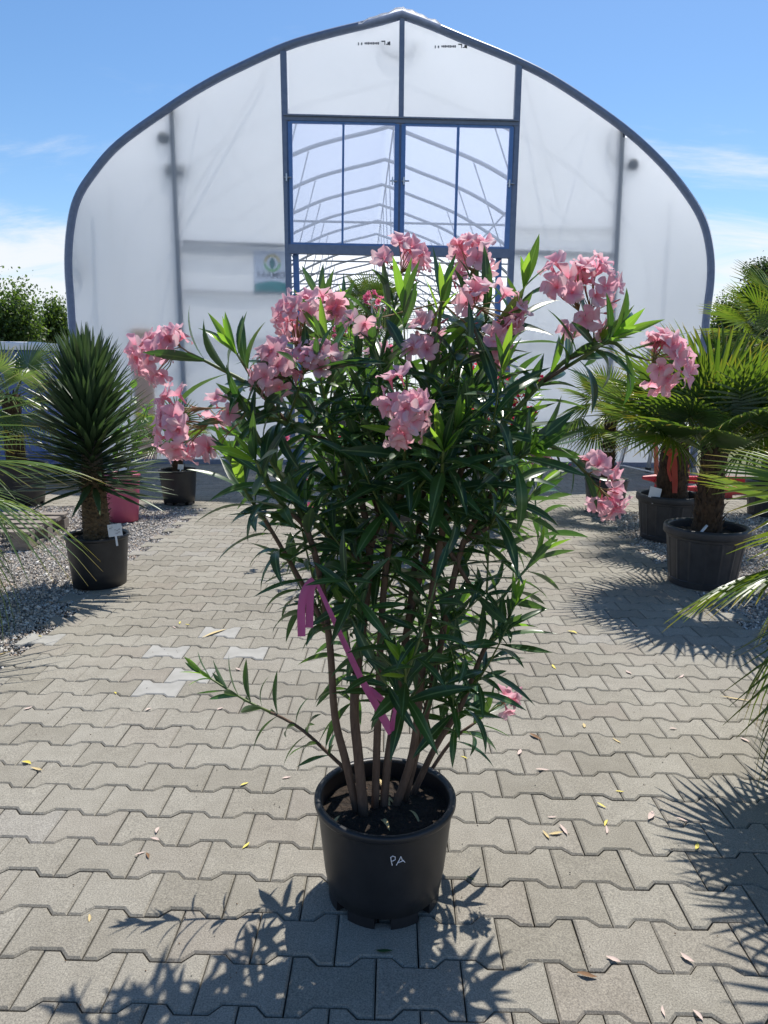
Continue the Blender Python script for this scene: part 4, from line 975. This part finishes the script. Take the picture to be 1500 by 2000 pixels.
# ------------------------------------------------------------------ pink pot with a broad leaved shrub
pp = empty('potted_shrub', (-2.43, 6.52, 0)); tag(pp, 'broad leaved green shrub in a plain pink pot behind the yucca', 'plant')
plain_pot(pp, .165, .128, .445, M['pink_plastic'], feet=False); soil(pp, .14, .40, 2)
def broad_leaf():
    mb = MB(); vs, uv = [], []
    for i, w in enumerate((.05, .28, .36, .3, .16, 0)):
        for k in (-1, 0, 1): vs.append((i / 5, w * k, -.15 * (i / 5) ** 2 + abs(k) * w * .3)); uv.append((.5 + .5 * k, i / 5))
    mb.add(vs, [(i * 3 + j, (i + 1) * 3 + j, (i + 1) * 3 + j + 1, i * 3 + j + 1) for i in range(5) for j in (0, 1)], 0, uv); return mb
bl = broad_leaf(); blm = bl.mesh('leaf', M['shrub_leaf'], True); rg = random.Random(5)
for k in range(7):
    a = k * .9; top = Vector((.16 * math.cos(a) + .12, .16 * math.sin(a), rg.uniform(.85, 1.22))); W = catmull([Vector((.03 * math.cos(a), .03 * math.sin(a), .39)), top * .6 + Vector((0, 0, .15)), top], 4)
    mb = MB(); mb.tube(W, .005, 5); mb.build('stem', M['stem_green'], pp, True)
    for w in W[3:]:
        for _ in range(3):
            d = (rdir(rg) + Vector((0, 0, -.1))).normalized(); obj('leaf', blm, pp, frame(w + d * .02, d, Vector((0, 0, 1)) + rdir(rg) * .5, rg.uniform(.05, .10)))

# ------------------------------------------------------------------ oleanders farther back
def back_oleander(loc, height, spread, seed, meshes, label, potmat='black_plastic', nstem=14, fsize=.024, nheads=12, extra=()):
    rg = random.Random(seed); root = empty('potted_oleander', loc); tag(root, label, 'plant'); plain_pot(root, .19, .155, .29, M[potmat], feet=False, n=40); soil(root, .17, .24, seed)
    lv = []; heads_ = []
    for k in range(nstem):
        a = k * 2.39996; e = Vector((math.cos(a) * spread * rg.uniform(.35, 1), math.sin(a) * spread * rg.uniform(.35, 1), height * rg.uniform(.62, 1)))
        W = catmull([Vector((.05 * math.cos(a), .05 * math.sin(a), .23)), Vector((e.x * .25, e.y * .25, e.z * .45)), Vector((e.x * .65, e.y * .65, e.z * .8)), e], 4)
        mb = MB(); mb.tube(W, [.008 * (1 - .6 * i / len(W)) for i in range(len(W))], 6); mb.build('stem', M['bark'], root, True)
        whorls(W, lv, rg, start=.32, gap=.032, L=(.09, .15), young=True); heads_.append((W[-1], (W[-1] - W[-3]).normalized()))
        for s in range(2):
            i = rg.randrange(5, len(W) - 2); d = (Vector((math.cos(a + s * 2 - 1), math.sin(a + s * 2 - 1), .6))).normalized(); V_ = [W[i] + d * t for t in (0, .1, .2, .3)]
            whorls(V_, lv, rg, start=.3, gap=.036, L=(.08, .14), young=True)
            mb = MB(); mb.tube(V_, [.004, .0035, .003, .0025], 5); mb.build('shoot', M['stem_green'], root, True); heads_.append((V_[-1], d))
    tag(obj('foliage', merge('foliage', LEAFVAR + [(a, b, c, [1] * len(d)) for a, b, c, d in LEAFVAR], [(v + (8 if y else 0), mw) for v, mw, y in lv], [M['oleander_leaf'], M['oleander_young']], True), root), kind='stuff')
    for (x, y, Y, nf) in extra:
        c = P(x, y, Y) - Vector(loc); tip = min((h[0] for h in heads_), key=lambda q: (q - c).length); dd = (c - tip).normalized()
        cluster(root, c, .05, nf, dd, tip, rg, meshes, fsize * 1.1, buds=2)
    rg.shuffle(heads_)
    for p, d in heads_[:nheads]: cluster(root, p + d * .05, .04, rg.randint(4, 9), d, p, rg, meshes, fsize, buds=2)
    return root
back_oleander((.06, 5.62, 0), 1.75, .62, 4, FL_HOT, 'rose pink oleander in a dark pot standing behind the marked pot', nstem=15, nheads=14, extra=((562, 858, 5.3, 9), (590, 932, 5.2, 6), (606, 992, 5.2, 5), (985, 905, 5.3, 7), (722, 578, 5.6, 8), (745, 592, 5.6, 6)))
back_oleander((.98, 6.55, 0), 1.45, .46, 14, FL_RED, 'crimson oleander nearer the greenhouse door', nstem=12, nheads=9, fsize=.03, extra=((1018, 762, 6.3, 9), (1036, 806, 6.25, 9), (1012, 822, 6.3, 7), (722, 790, 6.4, 5), (664, 862, 6.4, 4), (1000, 745, 6.4, 6)))
back_oleander((-.42, 13.6, 0), 2.2, .6, 24, FL_HOT, 'pink oleander just inside the greenhouse doorway', nstem=12, nheads=16, fsize=.034)
palm('fan_palm', 'sunlit fan palm with a tall trunk inside the greenhouse doorway', (-.35, 16.0, 0), 2.75, .11, 24, 1.3, 61, (.28, .22, .4), group='fan palms inside the greenhouse')
palm('fan_palm', 'shorter fan palm inside the greenhouse beside a taller one', (-1.15, 17.5, 0), 2.35, .11, 22, 1.25, 67, (.28, .22, .4), group='fan palms inside the greenhouse')
# mesh rack standing in the greenhouse
def rack(loc, w, h, label):
    root = empty('mesh_rack', loc); tag(root, label, 'rack')
    for x in (-w / 2, w / 2):
        mb = MB(); mb.tube([(x, 0, 0), (x, 0, h)], .02, 6); mb.build('upright', M['steel_dark'], root, True)
    wire = MB(); wire.tube([(-w / 2, 0, 0), (w / 2, 0, 0)], .006, 5); wme = wire.mesh('horizontal_wire', M['steel_dark'], True)
    for k in range(9): obj('horizontal_wire', wme, root, Matrix.Translation((0, 0, h * (.35 + .65 * k / 8))))
    wire = MB(); wire.tube([(0, 0, h * .35), (0, 0, h)], .006, 5); vme = wire.mesh('vertical_wire', M['steel_dark'], True)
    for k in range(1, 14): obj('vertical_wire', vme, root, Matrix.Translation((-w / 2 + w * k / 14, 0, 0)))
rack((1.0, 15.2, 0), 2.6, 2.75, 'steel wire mesh rack seen through the open greenhouse doorway')

# ------------------------------------------------------------------ pallet, wrapped stack, ladder, red machine
def pallet():
    root = empty('wooden_pallet', (-3.36, 5.72, 0), .05); tag(root, 'weathered wooden pallet lying on the gravel', 'pallet')
    b = MB(); b.box((-.6, -.05, .122), (.6, .05, .144)); bm_ = b.mesh('deck_board', M['wood'])
    for k in range(5): obj('deck_board', bm_, root, Matrix.Translation((0, -.35 + .175 * k, 0)))
    b = MB(); b.box((-.05, -.4, .10), (.05, .4, .1215)); sm_ = b.mesh('stringer', M['wood'])
    b = MB(); b.box((-.07, -.05, .0225), (.07, .05, .0995)); km = b.mesh('block', M['wood'])
    b = MB(); b.box((-.05, -.4, 0), (.05, .4, .022)); fm_ = b.mesh('runner', M['wood'])
    for x in (-.53, 0, .53):
        obj('stringer', sm_, root, Matrix.Translation((x, 0, 0))); obj('runner', fm_, root, Matrix.Translation((x, 0, 0)))
        for y in (-.35, 0, .35): obj('block', km, root, Matrix.Translation((x, y, 0)))
pallet()
def wrapped_stack():
    root = empty('wrapped_stack', (-5.95, 10.6, 0)); tag(root, 'large stack wrapped in blue film under a white sheet beside the greenhouse', 'stack')
    def wavy(w, d, h, amp, z0, nz=22, nx=26):
        mb = MB(); vs = []; per = []
        for i in range(nx): per.append((-w / 2 + w * i / nx, -d / 2))
        for i in range(nx // 2): per.append((w / 2, -d / 2 + d * i / (nx // 2)))
        for i in range(nx): per.append((w / 2 - w * i / nx, d / 2))
        for i in range(nx // 2): per.append((-w / 2, d / 2 - d * i / (nx // 2)))
        n = len(per)
        for k in range(nz + 1):
            z = z0 + h * k / nz
            for x, y in per:
                q = 1 + amp * mnoise.noise((x * 1.2, y * 1.2, z * 6)) + amp * .6 * mnoise.noise((x * 5, y * 5, z * 12)); vs.append((x * q, y * q, z))
        fs = [(k * n + j, k * n + (j + 1) % n, (k + 1) * n + (j + 1) % n, (k + 1) * n + j) for k in range(nz) for j in range(n)] + [tuple(nz * n + j for j in range(n))]
        mb.add(vs, fs); return mb
    wavy(2.3, 1.2, 1.66, .03, 0).build('wrapping', M['wrap_blue'], root, True); wavy(2.38, 1.28, .11, .035, 1.64, 4).build('cover_sheet', M['wrap_white'], root, True)
wrapped_stack()
def ladder():
    root = empty('step_ladder', (3.75, 9.9, 0), .25); tag(root, 'orange and aluminium step ladder standing by the milky wall', 'ladder'); hh = 1.75
    for x in (-.24, .24):
        for y, mt in ((-.45, 'orange_paint'), (.45, 'alu')):
            mb = MB(); mb.bar((x, y, .05), (x * .7, y * .08, hh), .03, .06, up=(0, 1, 0)); mb.build('leg', M[mt], root)
            mb = MB(); mb.box((x - .025, y - .04, 0), (x + .025, y + .04, .07)); mb.build('foot', M['black_plastic'], root)
    for k in range(5):
        f = (k + 1) / 6; mb = MB(); w = .24 * (1 - .3 * f); y = -.45 + .41 * f; mb.box((-w, y - .05, hh * f), (w, y + .05, hh * f + .025)); mb.build('step', M['alu'], root)
    mb = MB(); mb.tube([(-.24, -.42, .12), (-.24, .42, .12)], .012, 6); mb.build('brace', M['alu'], root)
ladder()
def machine():
    root = empty('red_implement', (4.12, 8.5, 0)); tag(root, 'low red steel implement frame with bare metal tubes near the ladder', 'machine')
    for y, z in ((-.30, .10), (.05, .17)):
        mb = MB(); mb.box((-.85, y - .05, z - .05), (.95, y + .05, z + .03)); mb.build('beam', M['red_paint'], root)
    for x in (-.8, -.1, .75):
        mb = MB(); mb.box((x - .04, -.249, .06), (x + .04, -.001, .12)); mb.build('cross_member', M['red_paint'], root)
        for y in (-.30, .05):
            mb = MB(); mb.box((x - .03, y - .03, 0), (x + .03, y + .03, .049 if y < 0 else .119)); mb.build('leg', M['red_paint'], root)
    mb = MB(); mb.tube([(.2, -.45, .05), (.75, -.55, .12), (1.0, -.40, .30)], .03, 8); mb.build('tube_handle', M['alu'], root, True)
    mb = MB(); mb.tube([(.3, -.38, .04), (.9, -.70, .03)], .025, 8); mb.build('tube_handle', M['alu'], root, True)
    mb = MB(); mb.tube([(-.83, .05, .17), (-1.0, .03, .18)], [.05, .02], 6); mb.build('hitch', M['red_paint'], root)
machine()

# ------------------------------------------------------------------ litter on the paving
lit = [  # photo pixel, kind, length
    ((303, 1640), 'pale', .03), ((274, 1668), 'pale', .03), ((288, 1672), 'brown', .03), ((174, 1794), 'dry', .028), ((308, 1622), 'pale', .03), ((477, 1532), 'yellow', .03), ((480, 1652), 'yellow', .035),
    ((55, 1384), 'pale', .035), ((225, 1354), 'yellow', .025), ((72, 1504), 'dry', .05), ((52, 1491), 'yellow', .045), ((352, 1217), 'yellow', .04), ((340, 1226), 'pale', .035), ((366, 1220), 'yellow', .03), ((78, 1243), 'yellow', .03), ((465, 1308), 'pale', .035), ((290, 1386), 'pale', .03), ((420, 1238), 'dry', .17), ((5, 1278), 'dry', .10), ((430, 1385), 'pale', .03),
    ((1046, 1440), 'brown', .06), ((1014, 1470), 'pale', .04), ((1060, 1505), 'pale', .05), ((1066, 1632), 'dry', .04), ((1085, 1628), 'dry', .045), ((1100, 1622), 'pale', .05), ((1175, 1573), 'yellow', .035), ((1184, 1608), 'yellow', .035), ((1184, 1622), 'pale', .04), ((1270, 1594), 'pale', .05), ((1078, 1596), 'pale', .03), ((1210, 1546), 'yellow', .03), ((1360, 1654), 'yellow', .045), ((1332, 1602), 'pale', .035), ((1342, 1872), 'pale', .035), ((1198, 1876), 'pale', .035), ((1146, 1905), 'brown', .045), ((1296, 1976), 'pale', .03), ((1363, 1984), 'pale', .028),
    ((1118, 1236), 'yellow', .06), ((1082, 1303), 'yellow', .05), ((1228, 1314), 'pale', .04), ((1204, 1448), 'dry', .04), ((1438, 1366), 'dry', .13), ((1330, 1322), 'pale', .05), ((1455, 1446), 'pale', .04), ((750, 1858), 'green', .04), ((918, 1716), 'green', .03), ((906, 1480), 'yellow', .03), ((1140, 1418), 'dry', .035), ((1315, 1424), 'pale', .03), ((560, 1520), 'pale', .03), ((1240, 1232), 'pale', .03),
]
kinds = {'pale': ('pale_petal', 'faded pale petal lying on the grey pavers', 'petal', 'faded petals on the paving'), 'yellow': ('yellow_leaf', 'small fallen yellow leaf on the grey pavers', 'leaf', 'yellow leaves on the paving'), 'dry': ('dry_leaf', 'dry straw coloured leaf blade on the grey pavers', 'leaf', 'dry leaves on the paving'), 'brown': ('brown_leaf', 'curled brown dead leaf on the grey pavers', 'leaf', 'brown leaves on the paving'), 'green': ('oleander_leaf', 'small green leaf dropped near the marked pot', 'leaf', 'green leaves on the paving')}
def litter_mesh(k, mt):
    mb = MB(); rg = random.Random(k); vs, uv = [], []; wid = rg.uniform(.10, .2); cv = rg.uniform(.1, .5)
    for i, w in enumerate((.15, .7, 1, .75, .05)):
        t = i / 4
        for s in (-1, 0, 1): vs.append((t - .5, w * wid * s + .06 * math.sin(t * 3), .04 + cv * .5 * (t - .5) ** 2 + abs(s) * w * wid * .5 + .03 * math.sin(k + t * 5))); uv.append((.5 + .5 * s, t))
    mb.add(vs, [(i * 3 + j, (i + 1) * 3 + j, (i + 1) * 3 + j + 1, i * 3 + j + 1) for i in range(4) for j in (0, 1)], 0, uv); return mb.mesh('fallen_leaf', mt, True)
lmesh = {k: [litter_mesh(j + 3 * i, M[v[0]]) for j in range(3)] for i, (k, v) in enumerate(kinds.items())}
rg = random.Random(2)
for (x, y), k, L in lit:
    p = G(x, y, .001); a = rg.uniform(0, 6.28)
    if L > .09: a = {420: .95, 5: .9, 1438: -.35}.get(x, a)
    o_ = obj('fallen_petal' if k == 'pale' else 'fallen_leaf', rg.choice(lmesh[k]), None, frame(p, (math.cos(a), math.sin(a), 0), (0, 0, 1), L))
    if L > .09: o_.scale = (L, L * .35, L * .35)
    tag(o_, *kinds[k][1:])
mb = MB(); rg = random.Random(8); vs = []
for i in range(900):
    while True:
        x, y = rg.uniform(PX0, PX1), rg.uniform(1.1, 7)
        q = proj((x, y, 0))
        if q and -20 < q[0] < 1520: break
    s = rg.uniform(.0012, .0036); a = rg.uniform(0, 6.28); c = [(x + s * math.cos(a + t), y + s * .8 * math.sin(a + t), .0015) for t in (0, 1.9, 4.1)]; mb.add(c + [(x, y, .002 + s * .6)], [(0, 1, 3), (1, 2, 3), (2, 0, 3)], i % 2)
tag(mb.build('grit', [M['gravel_bed'], M['brown_leaf']]), 'fine grit and crumbs scattered over the paving', 'grit', kind='stuff')

# ------------------------------------------------------------------ trees behind
def tree(name, label, loc, h, w, seed, leafm, group, droop=.5, n=5200, leaf=.16, bottom=.12):
    rg = random.Random(seed); nr = np.random.default_rng(seed); root = empty(name, loc); tag(root, label, 'tree', group)
    mb = MB(); mb.tube([(0, 0, 0), (.05 * h * .1, 0, h * .4), (0, .02 * h, h * .9)], [h * .02, h * .014, h * .004], 8)
    cl = []
    for i in range(34):
        f = rg.uniform(bottom + .05, .97); r = w / 2 * (math.sin(math.pi * min(1, (f - bottom) / (1 - bottom) * .86 + .14)) ** .7) * rg.uniform(.35, .95); a = rg.uniform(0, 6.28); c = Vector((r * math.cos(a), r * math.sin(a), h * f))
        cl.append((c, w * rg.uniform(.14, .24))); mb.tube([(0, 0, max(.1, c.z - r * .9)), c * .55 + Vector((0, 0, c.z * .4)), c], [h * .006, h * .004, h * .0015], 4, 0, False)
    mb.build('trunk', M['tree_bark'], root, True)
    V = []; k = n // len(cl)
    for c, s in cl:
        p = nr.normal(size=(k, 3)) * s * .62; p[:, 2] = p[:, 2] * (1 + droop) - droop * s * .4; V.append(p + np.array(c))
    V = np.concatenate(V); m_ = len(V); d1 = nr.normal(size=(m_, 3)); d1[:, 2] -= droop * 1.2; d1 /= np.linalg.norm(d1, axis=1)[:, None]; d2 = np.cross(d1, nr.normal(size=(m_, 3))); d2 /= np.linalg.norm(d2, axis=1)[:, None]
    s = (leaf * nr.uniform(.6, 1.4, m_))[:, None]; Q = np.stack([V, V + d1 * s * .5 + d2 * s * .32, V + d1 * s, V + d1 * s * .5 - d2 * s * .32], 1).reshape(-1, 3)
    me = np_mesh('crown', Q, np.arange(len(Q)), np.arange(m_) * 4, [M[leafm]], uv=np.tile([[.25, 0], [.25, .5], [.25, .6], [.25, .5]], (m_, 1)))
    obj('crown', me, root)
def on(px, Y): p = P(px, 731, Y); return (p.x, p.y, -.09)
bt = 'trees beyond the greenhouse'
tree('birch_tree', 'broad birch with three drooping crests behind the blue stack', on(44, 62), 7.3, 5.2, 1, 'birch_leaf', bt, .9, 22000, .26, .02)
tree('birch_tree', 'smaller birch close to the greenhouse wall', on(116, 66), 6.6, 4.0, 2, 'birch_leaf', bt, .9, 15000, .26, .02)
tree('dark_tree', 'dark tree at the edge of the birches', on(-30, 60), 5.4, 4.0, 3, 'dark_tree_leaf', bt, .3, 11000, .2, .05)
tree('dark_tree', 'tall pointed dark tree rising over the hedge row', on(1462, 55), 10.2, 3.0, 4, 'dark_tree_leaf', bt, .2, 14000, .2, .02)
tree('willow_tree', 'rounded grey green tree next to the greenhouse corner', on(1415, 58), 7.2, 4.4, 5, 'birch_leaf', bt, .4, 16000, .2, .02)
tree('dark_tree', 'bushy dark tree behind the tall palm', on(1510, 60), 8.6, 4.5, 6, 'dark_tree_leaf', bt, .3, 13000, .2, .02)
tree('willow_tree', 'low bushy tree filling the gap by the greenhouse corner', on(1385, 64), 5.2, 4.4, 7, 'birch_leaf', bt, .4, 12000, .2, .02)
